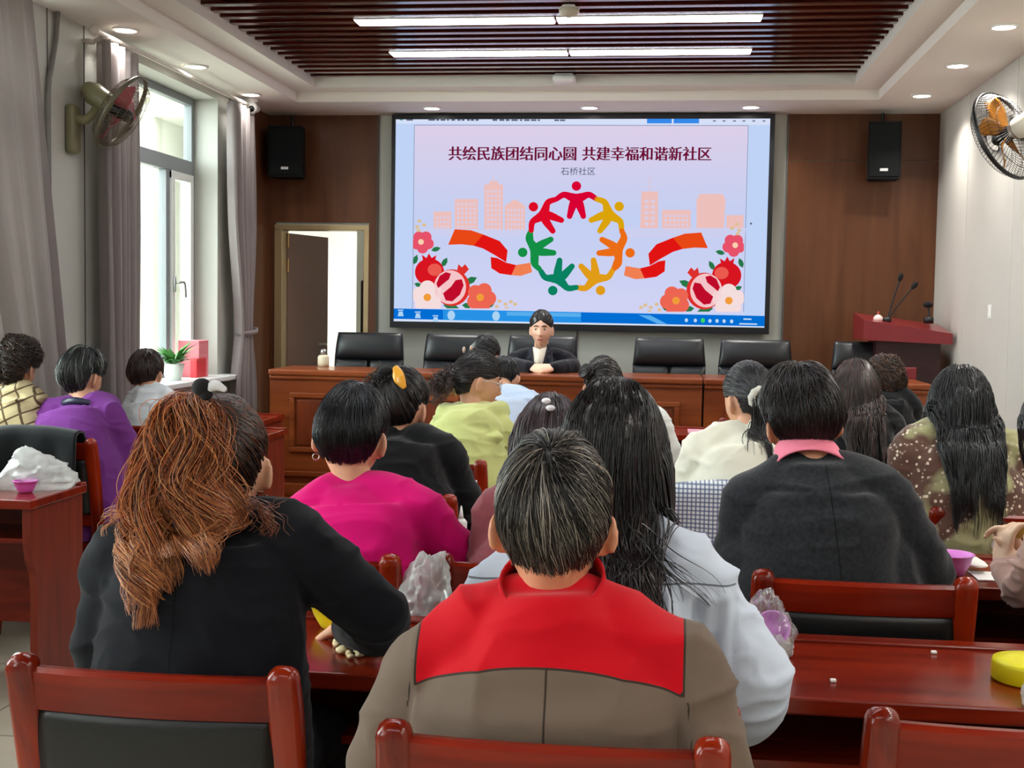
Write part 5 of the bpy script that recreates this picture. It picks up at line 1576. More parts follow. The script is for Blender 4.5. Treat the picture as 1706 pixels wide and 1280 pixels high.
        V = np.concatenate(vs); o = mesh_obj(name, V, fs, M_hair, root, True)
        a = o.data.attributes.new('tint', 'FLOAT_COLOR', 'POINT'); col = np.ones((len(V), 4), np.float32); col[:, :3] = np.concatenate(cs); a.data.foreach_set('color', col.ravel())
        return o
# ------------------------------------------------------------------ the audience, one by one
def joints(Y, shL, shR, elL, elR, wrL, wrR, hipx, hipY, hipz=0.53, side=1, **kw):
    """Each joint as (pixel x, pixel y, depth offset from Y)."""
    g = lambda q: at(q[0], q[1], Y + (q[2] if len(q) > 2 else 0.0))
    J = dict(shL=g(shL), shR=g(shR), elL=g(elL), elR=g(elR), wrL=g(wrL), wrR=g(wrR), hip=np.array((hipx, hipY, hipz)), side=side)
    J.update(kw); return J


def blob_tube(pts, r, n=14, flat=1.0, sm=4):
    return (pts, r, n, flat, sm)


DK = (24, 21, 21)

# --- the woman in the black suit, auburn ponytail
def suit_extra(mb, J, fwd, right):
    mb.loft([np.stack([J['hip'][0] + a * np.cos(t_), J['hip'][1] + 0.01 + b * np.sin(t_), np.full(36, z)], 1) for a, b, z in ((0.235, 0.165, 0.44), (0.225, 0.16, 0.55), (0.19, 0.14, 0.7), (0.16, 0.12, 0.8))])


t_ = np.linspace(0, 2 * np.pi, 36, endpoint=False)
M_suit = cloth_mat('black_suiting', (19, 20, 26), 0.85, (700, 0.0004), 0.08, seam=('seam', 'sleeve'))
J = joints(2.22, (212, 925), (497, 910), (172, 1085, 0.02), (640, 1035, 0.08), (330, 1120, 0.3), (585, 1045, 0.42), -0.845, 2.2)
J['neck'] = at(378, 868, 2.26)
hc = at(372, 780, 2.33)
seamx = at(305, 1000, 2.1)[0]
r, I = person('person in a black suit with an auburn ponytail, left foreground, seen from behind', J, (hc, 12, 14, 0), M_suit, garment='suit_jacket', extra=suit_extra, hs=1.03, seed=3, wr=(0.007, 7), infl=0.022, girth=1.12, knee=0.03,
              attrs={'seam': lambda V: np.where(V[:, 1] < 2.25, V[:, 0] - seamx + 0.02 * (V[:, 2] - 0.9), 1.0), 'sleeve': lambda V: np.where(V[:, 0] < -0.95, np.abs((V[:, 0] + 1.015) + 0.25 * (V[:, 2] - 0.95)) + (V[:, 1] > 2.25) * 1.0, 1.0)})
h = Hair(I).cap(0.014, 0.06, 0.5, (34, 22, 18)); B = nz((-0.42, -0.72, 0.55)); h.comb(B, 900, base=(46, 28, 20), streak=[((92, 50, 28), 0.25)], w=0.0016)
rng = np.random.default_rng(7); n = 6500; b0 = h.surf(np.array([B]), np.array([0.02]))[0]; out = I['R'] @ B
P0 = b0 + rng.normal(size=(n, 3)) * 0.013; lat = rng.normal(size=(n, 1))
D0 = out * 1.0 + np.array((0, 0, 0.28)) + I['right'] * lat * 0.34 + rng.normal(size=(n, 3)) * 0.09
h.flow(P0, D0, 0.30 + 0.19 * rng.random(n), T=34, grav=0.27, stiff=0.88, base=(182, 98, 42), tip=(194, 114, 64), w=0.0009, clumps=30, clump_k=0.82, wave=0.028, wavef=1.9, streak=[((228, 160, 98), 0.28), ((78, 36, 22), 0.3), ((206, 150, 110), 0.06)], seed=8, gap=0.014, drift=(0.022, -0.02, 0), tipw=1.0, var=0.35, noise=0.03, wmax=0.095, wprof=lambda u: 0.42 + 1.45 * u if u < 0.4 else 1.0 if u < 0.72 else 1.0 - 2.2 * (u - 0.72))
n = 70; P0 = np.tile(at(250, 846, 2.2), (n, 1)) + rng.normal(size=(n, 3)) * (0.01, 0.006, 0.008)
h.flow(P0, np.tile(np.array((-0.9, 0.05, -0.25)), (n, 1)) + rng.normal(size=(n, 3)) * 0.08, 0.07 + 0.05 * rng.random(n), T=14, grav=0.12, stiff=0.9, base=(176, 96, 44), tip=(214, 150, 96), w=0.0009, clumps=9, clump_k=0.7, wave=0.004, seed=13, gap=0.006)
n = 36; P0 = np.tile(at(420, 838, 2.16), (n, 1)) + rng.normal(size=(n, 3)) * (0.008, 0.005, 0.006)
h.flow(P0, np.tile(np.array((0.85, 0.05, -0.2)), (n, 1)) + rng.normal(size=(n, 3)) * 0.12, 0.05 + 0.05 * rng.random(n), T=14, grav=0.12, stiff=0.9, base=(110, 56, 30), tip=(150, 86, 50), w=0.0009, clumps=7, clump_k=0.7, wave=0.004, seed=19, gap=0.006)
n = 3; P0 = at(300, 800, 2.12) + rng.normal(size=(n, 3)) * 0.04; h.flow(P0, rng.normal(size=(n, 3)) * 0.4 + np.array((0, -0.3, -0.6)), 0.18, T=30, grav=0.2, stiff=0.93, base=(110, 56, 28), tip=(180, 110, 64), w=0.0009, clumps=0, wave=0.025, seed=12, gap=0.01, noise=0.08)
h.build(r)
o = mesh_obj('scrunchie', *MB().tube([b0 + out * 0.008 + 0.03 * (math.cos(a) * I['right'] + math.sin(a) * np.array((0, 0.4, 0.9))) for a in np.linspace(0, 6.28, 20)], 0.012, 8).arrays(), mat('black_velvet', (12, 12, 13), 0.9), r, True)
p = at(336, 645, 2.13); mb = MB(); mb.ell(p, (0.017, 0.017, 0.016)); mb.ell(p + (0.008, 0, -0.012), (0.012, 0.012, 0.012)); mb.build('black_pompom', mat('black_velvet', (12, 12, 13), 0.9), r, True)
p = at(358, 648, 2.13); mb = MB(); mb.tube([p + (-0.014, 0, -0.002), p + (0, 0, 0.006), p + (0.016, 0, 0.0)], [0.008, 0.01, 0.006], 8, smooth=3); mb.build('white_bow', mat('white_satin', (232, 232, 236), 0.4), r, True)
e = I['c'] + I['R'] @ np.array([0.083, -0.012, -0.062]); mb = MB(); mb.ell(e, (0.008, 0.006, 0.0095)); mb.build('earring', mat('garnet', (62, 14, 14), 0.15), r, True)

# --- the man in the red and brown jacket
zc = lambda x: 0.975 - 0.16 * (x + 0.165) ** 2 / 0.22 ** 2 * 0.30
M_jack = cloth_mat('brown_canvas', (110, 94, 82), 0.75, (600, 0.0004), 0.1, col2=(198, 6, 26), seam=('zone', 'spine', 'armhole'))
J = joints(1.94, (708, 1110), (1118, 1110), (650, 1300, -0.02), (1190, 1300, -0.02), (730, 1330, 0.22), (1080, 1330, 0.22), -0.155, 2.02, 0.53)
J['neck'] = at(920, 976, 1.94)
hc = at(922, 874, 1.96)


def yoke(V):
    xm, x0, x1 = -0.165, -0.372, 0.037
    q = np.minimum(np.minimum(V[:, 2] - (0.968 - 0.045 * ((V[:, 0] - xm) / 0.2) ** 2), V[:, 0] - x0 + 0.12 * (V[:, 2] - 1.0) * 0.2), x1 - V[:, 0])
    return np.where(V[:, 1] < 2.0, q, np.minimum(q, V[:, 2] - 1.03))


def stand_collar(mat_, r0=0.07, h=0.045, lean=0.0, name='collar', th=0.005, drop=0.0, fold=False):
    def fn(root, J, fwd, right, c, R):
        n = 36; tt = np.linspace(0, 2 * np.pi, n, endpoint=False); b = J['neck'] + np.array((0, 0, -0.028)); ax = nz(c + R @ np.array([0, -0.02, -0.09]) - b)
        rings = []
        for z, k in ((-0.012, 1.14), (0.0, 1.08), (h * 0.5, 1.0), (h, 0.96)) + (((h + 0.004, 1.03), (h * 0.5, 1.16), (0.002, 1.26)) if fold else ()):
            rings.append(b + ax * z + r0 * k * (np.cos(tt)[:, None] * right * 1.02 + np.sin(tt)[:, None] * nz(fwd - ax * (fwd @ ax)) * 0.98))
        o = mesh_obj(name, *[q for q in MBL(rings)], mat_, root, True); md = o.modifiers.new('thickness', 'SOLIDIFY'); md.thickness = th; md.offset = 0
    return fn


def MBL(rings):
    m_ = MB(); m_.loft(rings, cap=False); return m_.arrays()


M_redcol = cloth_mat('red_canvas', (198, 6, 26), 0.75, (600, 0.0004), 0.1)
r, I = person('person in a red and brown work jacket, in the front chair, seen from behind', J, (hc, 4, 16, 0), M_jack, skin=M_skin2, garment='work_jacket', hs=1.07, girth=1.15, depth=1.06, infl=0.024, seed=5, wr=(0.013, 5), knee=0.17, voxel=0.0062, neck_r=0.066,
              attrs={'zone': yoke, 'spine': lambda V: np.where((V[:, 1] < 1.95) & (V[:, 2] < 0.97), V[:, 0] + 0.165, 1.0), 'armhole': lambda V: np.where((V[:, 1] < 2.0) & (V[:, 2] < 0.96), np.minimum(np.abs(V[:, 0] + 0.375 - 0.1 * (V[:, 2] - 0.95)), np.abs(V[:, 0] - 0.04 + 0.1 * (V[:, 2] - 0.95))), 1.0)},
              collar=stand_collar(M_redcol, 0.081, 0.056))
h = Hair(I).cap(0.011, 0.03, 0.5, (30, 26, 24), (0.004, 0.003, 0.002))
h.short(4600, 0.085, (-0.12, -0.66, 0.74), base=(34, 30, 28), lift=0.010, w=0.0009, streak=[((160, 150, 138), 0.2), ((92, 84, 78), 0.3)], seed=11, clumps=520, swirl=0.35, jitter=0.3, T=10)
h.build(r)

# --- the woman in the white-blue shirt, long dark hair
M_shirt = cloth_mat('pale_blue_cotton', (202, 212, 228), 0.75, (700, 0.0003), 0.1, seam=('yoke',))
J = joints(2.32, (838, 975), (1150, 955), (752, 1165, 0.02), (1243, 1120, 0.02), (860, 1195, 0.22), (1150, 1170, 0.2), -0.1, 2.34)
hc = at(1020, 766, 2.44)


def pleats(mb, J, fwd, right):
    h = J['hip']
    mb.loft([np.stack([h[0] + a * (1 + 0.035 * np.cos(14 * t_)) * np.cos(t_), h[1] + b * (1 + 0.035 * np.cos(14 * t_)) * np.sin(t_), np.full(36, z)], 1) for a, b, z in ((0.20, 0.12, 0.5), (0.205, 0.122, 0.65), (0.205, 0.12, 0.8), (0.19, 0.11, 0.93), (0.16, 0.09, 0.97))])
    for s in 'LR':
        e, w = J['el' + s], J['wr' + s]; a = J['sh' + s]
        mb.tube([a * 0.55 + e * 0.45, e * 0.8 + a * 0.2, e + (0, 0, -0.035), e * 0.6 + w * 0.4 + (0, 0, -0.04), w], [0.06, 0.082, 0.085, 0.075, 0.035], 18, smooth=4)


def gathers(V, Nn):
    y_ = yz(V); k = np.clip(-y_ / 0.02, 0, 1) * np.clip((0.26 + y_) / 0.2, 0, 1) * (np.abs(Nn[:, 1]) > 0.3) * (np.abs(V[:, 0] + 0.08) < 0.22)
    x_ = V[:, 0] + 0.02 * (vnoise(V, 6, 3) - 0.5)
    return V + Nn * (k * 0.0045 * np.sin(x_ * 2 * np.pi / 0.036) + k * 0.004)[:, None]


yz = lambda V: np.where(V[:, 1] < 2.3, V[:, 2] - (1.015 - 0.25 * (V[:, 0] + 0.08) ** 2), 1.0)
r, I = person('person in a loose white-blue shirt with long dark hair, seen from behind', J, (hc, -8, 20, 0), M_shirt, garment='shirt', extra=pleats, hs=1.05, seed=7, wr=(0.008, 8), infl=0.018, attrs={'yoke': yz}, puff=0.012, post=gathers)
h = Hair(I).cap(0.022, 0.0, 0.5, (24, 20, 20), (0.004, 0.006, 0.004))
h.long(4200, 0.47, (0.05, 0.1, 0.99), base=(24, 21, 22), tip=(56, 34, 32), w=0.0011, clumps=150, clump_k=0.5, wave=0.008, wavef=1.1, streak=[((74, 70, 74), 0.08), ((60, 40, 36), 0.08)], T=26, grav=0.4, seed=14, tipw=3.0, gap=0.008, drift=(0.012, -0.01, 0), noise=0.025, wmax=0.12)
rng = np.random.default_rng(4); n = 26; P0 = np.tile(at(1045, 880, 2.3), (n, 1)) + rng.normal(size=(n, 3)) * 0.012
h.flow(P0, np.tile(np.array((0.75, -0.1, -0.55)), (n, 1)), 0.20, T=20, grav=0.1, stiff=0.95, base=(30, 25, 25), w=0.0011, clumps=4, clump_k=0.7, wave=0.012, wavef=1.0, seed=15, gap=0.004, noise=0.05)
h.build(r)

# --- magenta sweater
M_mag = cloth_mat('magenta_knit', (206, 10, 108), 0.85, (900, 0.0006), 0.08)
J = joints(3.2, (510, 858), (700, 850), (462, 955, 0.05), (762, 930, 0.06), (520, 1010, 0.3), (700, 985, 0.36), -0.87, 3.17)
J['neck'] = at(588, 803, 3.24)
hc = at(586, 731, 3.27)
r, I = person('person in a magenta sweater with short black hair, seen from behind', J, (hc, 0, 16, 3), M_mag, garment='sweater', hs=1.08, girth=1.18, depth=1.15, infl=0.022, seed=9, wr=(0.007, 6), skin=M_skin)
h = Hair(I).cap(0.013, 0.05, 0.5, (20, 21, 23), (0.006, 0.004, 0.004)); h.short(3600, 0.085, (0.12, -0.25, 0.96), base=(24, 25, 28), lift=0.009, w=0.0010, streak=[((70, 76, 84), 0.14)], seed=21, clumps=320); h.build(r)
e = I['c'] + I['R'] @ np.array([-0.088, -0.01, -0.058]); mb = MB(); mb.tube([e + 0.0085 * np.array((math.cos(a), 0.3 * math.cos(a), math.sin(a))) for a in np.linspace(0, 6.28, 16)], 0.0018, 6, ends=False); mb.build('earring', mat('silver', (214, 214, 216), 0.2, metal=1.0), r, True)

# --- the dusky maroon top with the white hair clip
M_mar = cloth_mat('maroon_jersey', (126, 62, 68), 0.85, (700, 0.0004))
J = joints(3.22, (836, 850), (985, 850), (812, 935, 0.02), (1010, 940, 0.04), (860, 985, 0.26), (960, 990, 0.28), -0.32, 3.2)
hc = at(916, 742, 3.28)
r, I = person('person in a maroon top with straight brown hair and white clip, half hidden', J, (hc, 0, 18, 0), M_mar, hs=1.0, seed=11, garment='jersey')
h = Hair(I).cap(0.016, 0.0, 0.5, (44, 34, 36)); h.long(1500, 0.36, (0, 0.1, 1), wmax=0.11, noise=0.02, base=(58, 45, 48), tip=(70, 52, 54), w=0.0018, clumps=60, streak=[((104, 88, 94), 0.14)], seed=17); h.build(r)
for q in ((910, 668), (917, 680)):
    p = at(q[0], q[1], 3.2); mb = MB(); mb.ell(p, (0.012, 0.009, 0.008)); mb.build('hair_clip', mat('pearl_white', (236, 232, 236), 0.25), r, True)

# --- the dark grey wool coat with pink collar
M_coat = cloth_mat('charcoal_wool', (37, 39, 43), 0.95, (180, 0.0018), 0.2, seam=('seam',), var=(90, 0.35))
J = joints(3.2, (1256, 838), (1482, 838), (1228, 955, 0.04), (1548, 950, 0.04), (1290, 1010, 0.3), (1480, 1005, 0.32), 0.36, 3.2)
J['neck'] = at(1354, 764, 3.21)
hc = at(1337, 708, 3.29)


def coat_extra(mb, J, fwd, right):
    h = J['hip']; mb.loft([np.stack([h[0] + 0.03 + a * np.cos(t_), h[1] + b * np.sin(t_), np.full(36, z)], 1) for a, b, z in ((0.27, 0.15, 0.6), (0.262, 0.148, 0.78), (0.24, 0.14, 0.9), (0.2, 0.11, 0.98))])


cx0 = at(1385, 760, 3.05)[0]; cx1 = at(1405, 960, 3.05)[0]
r, I = person('person in a dark grey wool coat with a pink collar, seen from behind', J, (hc, 3, 20, -6), M_coat, garment='wool_coat', extra=coat_extra, hs=1.03, girth=1.12, depth=1.1, infl=0.028, seed=13, wr=(0.009, 5), skin=M_skin2,
              attrs={'seam': lambda V: np.where(V[:, 1] < 3.2, V[:, 0] - (cx1 + (cx0 - cx1) * (V[:, 2] - 0.8) / 0.3), 1.0)}, collar=stand_collar(mat('pink_cotton', (238, 128, 152), 0.8, bump=(500, 0.0003)), 0.082, 0.055, fold=False))
h = Hair(I).cap(0.018, 0.1, 0.5, (26, 21, 20), (0.012, 0.006, 0.010), 0.008); h.short(3600, 0.09, (0.1, -0.3, 0.95), base=(30, 24, 23), lift=0.018, w=0.0013, streak=[((66, 54, 50), 0.16)], seed=31, clumps=190, jitter=0.7); h.build(r)

# --- dusty pink sleeve at the right edge
M_pinks = cloth_mat('dusty_pink_fleece', (196, 158, 146), 0.9, (500, 0.0006), 0.3)
J = joints(3.2, (1782, 850), (1955, 845), (1706, 985, 0.1), (1960, 960), (1671, 948, 0.26), (1722, 940, 0.3), 1.2, 3.2)
hc = at(1778, 712, 3.3)
r, I = person('person at the right edge in a dusty pink fleece, hands raised, cut by the frame', J, (hc, 10, 15, 0), M_pinks, garment='fleece', seed=15, wr=(0.013, 9), hand_dir={'L': (0.12, 0.1, 0.9), 'R': (-0.4, 0.15, 0.8)}, palm={'L': (0.8, 0.3, 0.1), 'R': (-0.8, 0.2, 0.1)}, voxel=0.0052, skin=mat('skin_pale', (232, 196, 166), 0.5, sss=0.1), hand_bend=1.5, arm_r=0.92, cuff=0.12)
h = Hair(I).cap(0.018, 0.0, 0.5, DK); h.long(900, 0.22, (0, 0.1, 1), w=0.002, seed=41, clumps=50, wmax=0.11, noise=0.02); h.build(r)
c = at(1700, 884, 3.5); mb = MB(); mb.ell(c, (0.026, 0.02, 0.022)); tag(mb.build('craft_piece', mat('mustard_felt', (206, 178, 92), 0.8), None, True, c), 'mustard craft piece held in the raised hands at the right edge', 'craft piece')
c = at(1664, 912, 3.52); mb = MB(); mb.tube([c + (0.03, 0, 0.05), c + (0.0, 0, 0.03), c + (-0.014, 0, 0), c + (0.012, 0, -0.035)], [0.004, 0.012, 0.014, 0.006], 10, flat=0.3, smooth=4); tag(mb.build('film_strip', clear('milky_film_45', (250, 250, 250), 0.06, 0.15, 0.45), None, True, c), 'loop of clear film hanging from the raised hands', 'plastic film')

# --- black top with the orange claw clip
M_blk = cloth_mat('black_jersey', (14, 15, 18), 0.85, (600, 0.0004))
J = joints(4.2, (610, 742), (738, 752), (598, 830, 0.04), (776, 838, 0.05), (640, 868, 0.3), (745, 868, 0.3), -0.92, 4.15)
J['neck'] = at(668, 726, 4.24)
hc = at(668, 683, 4.27)
r, I = person('person in a black top with an orange claw clip in her hair', J, (hc, -10, 16, 0), M_blk, garment='top', hs=1.08, seed=17, girth=1.15, depth=1.1, infl=0.024)
h = Hair(I).cap(0.014, 0.05, 0.5, (20, 18, 18), (0.006, 0.006, 0.0)); B = nz((-0.45, -0.6, 0.66)); h.comb(B, 700, base=(24, 21, 21), w=0.0022, streak=[((60, 54, 52), 0.12)])
b0 = h.surf(np.array([B]), np.array([0.012]))[0]; rng = np.random.default_rng(6); n = 260
h.flow(b0 + rng.normal(size=(n, 3)) * 0.018, (I['R'] @ B) * 0.6 + rng.normal(size=(n, 3)) * 0.6 + np.array((-0.3, 0, 0.2)), 0.16, T=16, grav=0.45, base=(26, 22, 22), streak=[((150, 148, 146), 0.08)], w=0.0018, wave=0.02, seed=61, clumps=24); h.build(r)
def strip(p, q, bulge, w, th=0.006, n=9):
    P_ = [np.array(p) * (1 - u) + np.array(q) * u + np.array(bulge) * math.sin(math.pi * u) for u in np.linspace(0, 1, n)]
    return tube_rings(np.array(P_), np.array([w * (0.35 + 0.65 * math.sin(math.pi * (0.12 + 0.8 * u))) for u in np.linspace(0, 1, n)]), 10, 2, th / w, True, (0, 1, 0))
mb = MB(); mb.loft(strip(at(659, 614, 4.17), at(672, 643, 4.13), (0, -0.01, 0), 0.021, 0.007)); mb.build('claw_clip', mat('amber_acetate', (226, 158, 44), 0.25), r, True)
mb = MB(); mb.ell(at(642, 618, 4.18), (0.026, 0.02, 0.016)); mb.ell(at(634, 626, 4.18), (0.016, 0.014, 0.012)); mb.build('black_bow', mat('black_velvet', (12, 12, 13), 0.9), r, True)

# --- cream top, low ponytail with a silver-white scrunchie
M_cream = cloth_mat('cream_linen', (232, 230, 212), 0.8, (700, 0.0003))
J = joints(4.2, (1172, 752), (1292, 740), (1146, 806, 0.03), (1310, 812, 0.03), (1175, 795, 0.3), (1270, 815, 0.3), 0.235, 4.22)
J['neck'] = at(1252, 718, 4.24)
hc = at(1248, 668, 4.3)
r, I = person('person in a cream top with a low dark ponytail and pale scrunchie', J, (hc, 30, 12, 0), M_cream, garment='blouse', hs=1.0, seed=19, infl=0.024, eyes=True)
h = Hair(I).cap(0.012, 0.08, 0.5, (22, 20, 22)); B = nz((-0.38, -0.92, -0.04)); h.comb(B, 700, base=(26, 24, 26), w=0.0018, streak=[((74, 74, 80), 0.1)])
b0 = h.surf(np.array([B]), np.array([0.02]))[0]; rng = np.random.default_rng(16); n = 420
h.flow(b0 + rng.normal(size=(n, 3)) * 0.012, np.tile(0.5 * (I['R'] @ B) + np.array((0.25, 0, -0.8)), (n, 1)) + rng.normal(size=(n, 3)) * 0.1, 0.24, T=22, grav=0.7, base=(24, 22, 24), w=0.0018, seed=62, clumps=16, drift=(0.03, 0, 0), wmax=0.075, wprof=lambda u: 1.0, noise=0.02); h.build(r)
mb = MB(); mb.tube([b0 + (I['R'] @ B) * 0.012 + 0.026 * (math.cos(a) * I['right'] + math.sin(a) * np.array((0, 0, 1.0))) for a in np.linspace(0, 6.28, 20)], [0.012 + 0.003 * (i % 2) for i in range(20)], 8, ends=False); mb.build('scrunchie', mat('silver_white_satin', (206, 204, 192), 0.35), r, True)
# gingham jacket hung over her chair
def gingham(N, L, src, mix, step):
    tc = N.new('ShaderNodeTexCoord'); sp_ = N.new('ShaderNodeSeparateXYZ'); L.new(tc.outputs['Object'], sp_.inputs[0]); out = src
    for ax in (0, 2):
        m_ = N.new('ShaderNodeMath'); m_.operation = 'MULTIPLY'; m_.inputs[1].default_value = 2 * math.pi / 0.0135; L.new(sp_.outputs[ax], m_.inputs[0])
        s_ = N.new('ShaderNodeMath'); s_.operation = 'SINE'; L.new(m_.outputs[0], s_.inputs[0])
        k = step(s_.outputs[0], 0.25, 0.45); q = N.new('ShaderNodeMath'); q.operation = 'MULTIPLY'; q.inputs[1].default_value = 0.75; L.new(k, q.inputs[0]); out = mix(q.outputs[0], out, lin((70, 92, 130)))
    return out


def draped(name, label, cx, y, zt, w, drop_f, drop_b, m_, seed, th=0.03):
    """A jacket hung over a chair back."""
    n, k = 40, 30; V = []; 
    for i in range(k + 1):
        u = i / k * (drop_b + drop_f + 0.08) - drop_b
        for j in range(n + 1):
            x = cx + (j / n - 0.5) * w * (1 + 0.05 * math.sin(7 * j / n + seed))
            edge = 0.02 * math.cos((j / n - 0.5) * math.pi)
            if u < 0:
                p = (x, y - 0.045 - 0.012 * math.sin(16 * j / n + seed) * min(1, -u * 6), zt + edge + u)
            elif u < 0.08:
                a = u / 0.08 * math.pi; p = (x, y - 0.045 * math.cos(a), zt + edge + 0.03 * math.sin(a))
            else:
                p = (x, y + 0.045 + 0.03 * (u - 0.08), zt + edge - (u - 0.08))
            V.append(p)
    f = [(i * (n + 1) + j, i * (n + 1) + j + 1, (i + 1) * (n + 1) + j + 1, (i + 1) * (n + 1) + j) for i in range(k) for j in range(n)]
    V = np.array(V); V[:, 1] -= 0.015 * (vnoise(V, 9, seed) - 0.3); V[:, 2] += 0.012 * (vnoise(V, 7, seed + 1) - 0.5)
    o = mesh_obj(name, V, f, m_, None, True, (cx, y, zt)); md = o.modifiers.new('thickness', 'SOLIDIFY'); md.thickness = 0.012; md.offset = 0
    return tag(o, label, 'jacket')


draped('gingham_jacket', 'blue and white gingham jacket hung over the chair below the cream top', 0.22, 4.02, 0.905, 0.46, 0.12, 0.3, cloth_mat('gingham_cloth', (222, 226, 230), 0.85, (500, 0.0004), pattern=gingham), 2)
draped('black_jacket', 'black jacket draped over the red chair below the purple cardigan', -2.735, 5.2, 0.895, 0.43, 0.15, 0.42, cloth_mat('black_padded_cloth', (16, 20, 22), 0.7, (300, 0.0005)), 5)

# --- flowered blouse, long black hair
def flowers(N, L, src, mix, step):
    tc = N.new('ShaderNodeTexCoord'); a = N.new('ShaderNodeTexNoise'); a.inputs['Scale'].default_value = 6; L.new(tc.outputs['Object'], a.inputs['Vector'])
    out = mix(step(a.outputs[0], 0.47, 0.53), src, lin((96, 70, 60)))
    v = N.new('ShaderNodeTexVoronoi'); v.inputs['Scale'].default_value = 62; L.new(tc.outputs['Object'], v.inputs['Vector'])
    k = step(v.outputs['Distance'], 0.36, 0.28); b = N.new('ShaderNodeTexNoise'); b.inputs['Scale'].default_value = 25; L.new(tc.outputs['Object'], b.inputs['Vector'])
    q = N.new('ShaderNodeMath'); q.operation = 'MULTIPLY'; L.new(k, q.inputs[0]); L.new(step(b.outputs[0], 0.42, 0.55), q.inputs[1])
    q2 = N.new('ShaderNodeMath'); q2.operation = 'MULTIPLY'; L.new(q.outputs[0], q2.inputs[0]); L.new(step(a.outputs[0], 0.44, 0.5), q2.inputs[1])
    return mix(q2.outputs[0], out, lin((230, 216, 196)))


M_flow = cloth_mat('flowered_chiffon', (158, 156, 116), 0.8, (500, 0.0004), pattern=flowers)
J = joints(4.2, (1522, 752), (1672, 752), (1505, 830, 0.02), (1700, 830, 0.02), (1550, 870, 0.3), (1660, 870, 0.3), 1.02, 4.22)
hc = at(1600, 687, 4.28)
r, I = person('person in a flowered olive blouse with long straight black hair', J, (hc, -4, 12, 0), M_flow, garment='blouse', hs=1.06, seed=23, infl=0.03, girth=1.1)
h = Hair(I).cap(0.020, 0.0, 0.5, (18, 20, 20), (0.006, 0.004, 0.002)); h.long(2600, 0.37, (0.0, 0.1, 0.99), wmax=0.115, noise=0.02, base=(22, 24, 25), tip=(26, 26, 28), w=0.0019, clumps=70, clump_k=0.4, wave=0.003, streak=[((62, 68, 70), 0.08)], T=24, grav=0.4, seed=43); h.build(r)

# --- lime hoodie, turned to the right, glasses
M_hood = cloth_mat('lime_fleece', (206, 212, 138), 0.9, (400, 0.0005), 0.3)
J = joints(5.22, (738, 715), (828, 715), (728, 790, 0.03), (848, 762, 0.05), (775, 812, 0.3), (838, 800, 0.3), -0.86, 5.15)
hc = at(795, 637, 5.3)


def hood(mb, J, fwd, right):
    b = J['neck']; q = []
    for a in np.linspace(-1.75, 1.75, 17):
        q.append(b + right * 0.115 * math.sin(a) - fwd * (0.085 * math.cos(a)) + np.array((0, 0, 0.016 - 0.03 * math.cos(a) - 0.02 * abs(a))))
    mb.tube(q, [0.03] + [0.046] * 15 + [0.03], 14, smooth=2)
    mb.ell(b - fwd * 0.115 + np.array((0, 0, -0.075)), (0.15, 0.06, 0.085))
    mb.tube([b - fwd * 0.16 + right * x + np.array((0, 0, -0.09 - 0.05 * math.cos(x * 10))) for x in np.linspace(-0.13, 0.13, 9)], 0.022, 10, smooth=2)


r, I = person('person in a lime green hoodie with glasses, face turned to the right', J, (hc, -68, 10, -4), M_hood, garment='hoodie', extra=hood, hs=1.02, seed=25, infl=0.026, girth=1.1, wr=(0.01, 7), eyes=True, voxel=0.0055, neck_r=0.066)
h = Hair(I).cap(0.012, 0.06, 0.46, (20, 18, 19), (0.002, 0.004, 0)); B = nz((0.0, -0.95, -0.12)); h.comb(B, 700, base=(24, 21, 22), w=0.002, streak=[((72, 62, 62), 0.12)])
b0 = h.surf(np.array([B]), np.array([0.02]))[0]; rng = np.random.default_rng(18); n = 220
h.flow(b0 + rng.normal(size=(n, 3)) * 0.02, (I['R'] @ B) * 0.5 + rng.normal(size=(n, 3)) * 0.4 + np.array((0, 0, 0.9)), 0.12, T=14, grav=0.2, base=(54, 38, 34), w=0.002, wave=0.012, seed=63, clumps=20); h.build(r)
kx = I['R']; q = lambda x, y, z: I['c'] + kx @ (np.array([x, y, z]) * I['s'])
mb = MB()
for s in (-1, 1):
    mb.tube([q(s * 0.031 + 0.022 * math.cos(a), 0.098 - 0.006 * abs(math.cos(a)) * (1 if s * math.cos(a) > 0 else 0), 0.002 + 0.019 * math.sin(a)) for a in np.linspace(0, 6.28, 22)], 0.0013, 6, ends=False)
    mb.tube([q(s * 0.053, 0.093, 0.008), q(s * 0.078, 0.05, 0.01), q(s * 0.082, 0.0, 0.006)], 0.0014, 6)
mb.tube([q(-0.009, 0.099, 0.006), q(0, 0.1, 0.008), q(0.009, 0.099, 0.006)], 0.0013, 6)
mb.build('glasses', mat('silver', (214, 214, 216), 0.2, metal=1.0), r, True)
mb = MB(); c0 = b0 + (kx @ B) * 0.02 + np.array((0.005, 0, -0.03))
mb.tube([c0 + 0.028 * np.array((math.cos(a), 0.2 * math.cos(a), math.sin(a))) for a in np.linspace(0.5, 5.8, 16)], 0.004, 8); mb.tube([c0 + (0.03, 0, 0.05), c0 + (0.026, -0.005, 0.01), c0 + (0.04, 0, -0.03)], 0.004, 8); mb.build('claw_clip', mat('pale_horn', (206, 186, 120), 0.3), r, True)

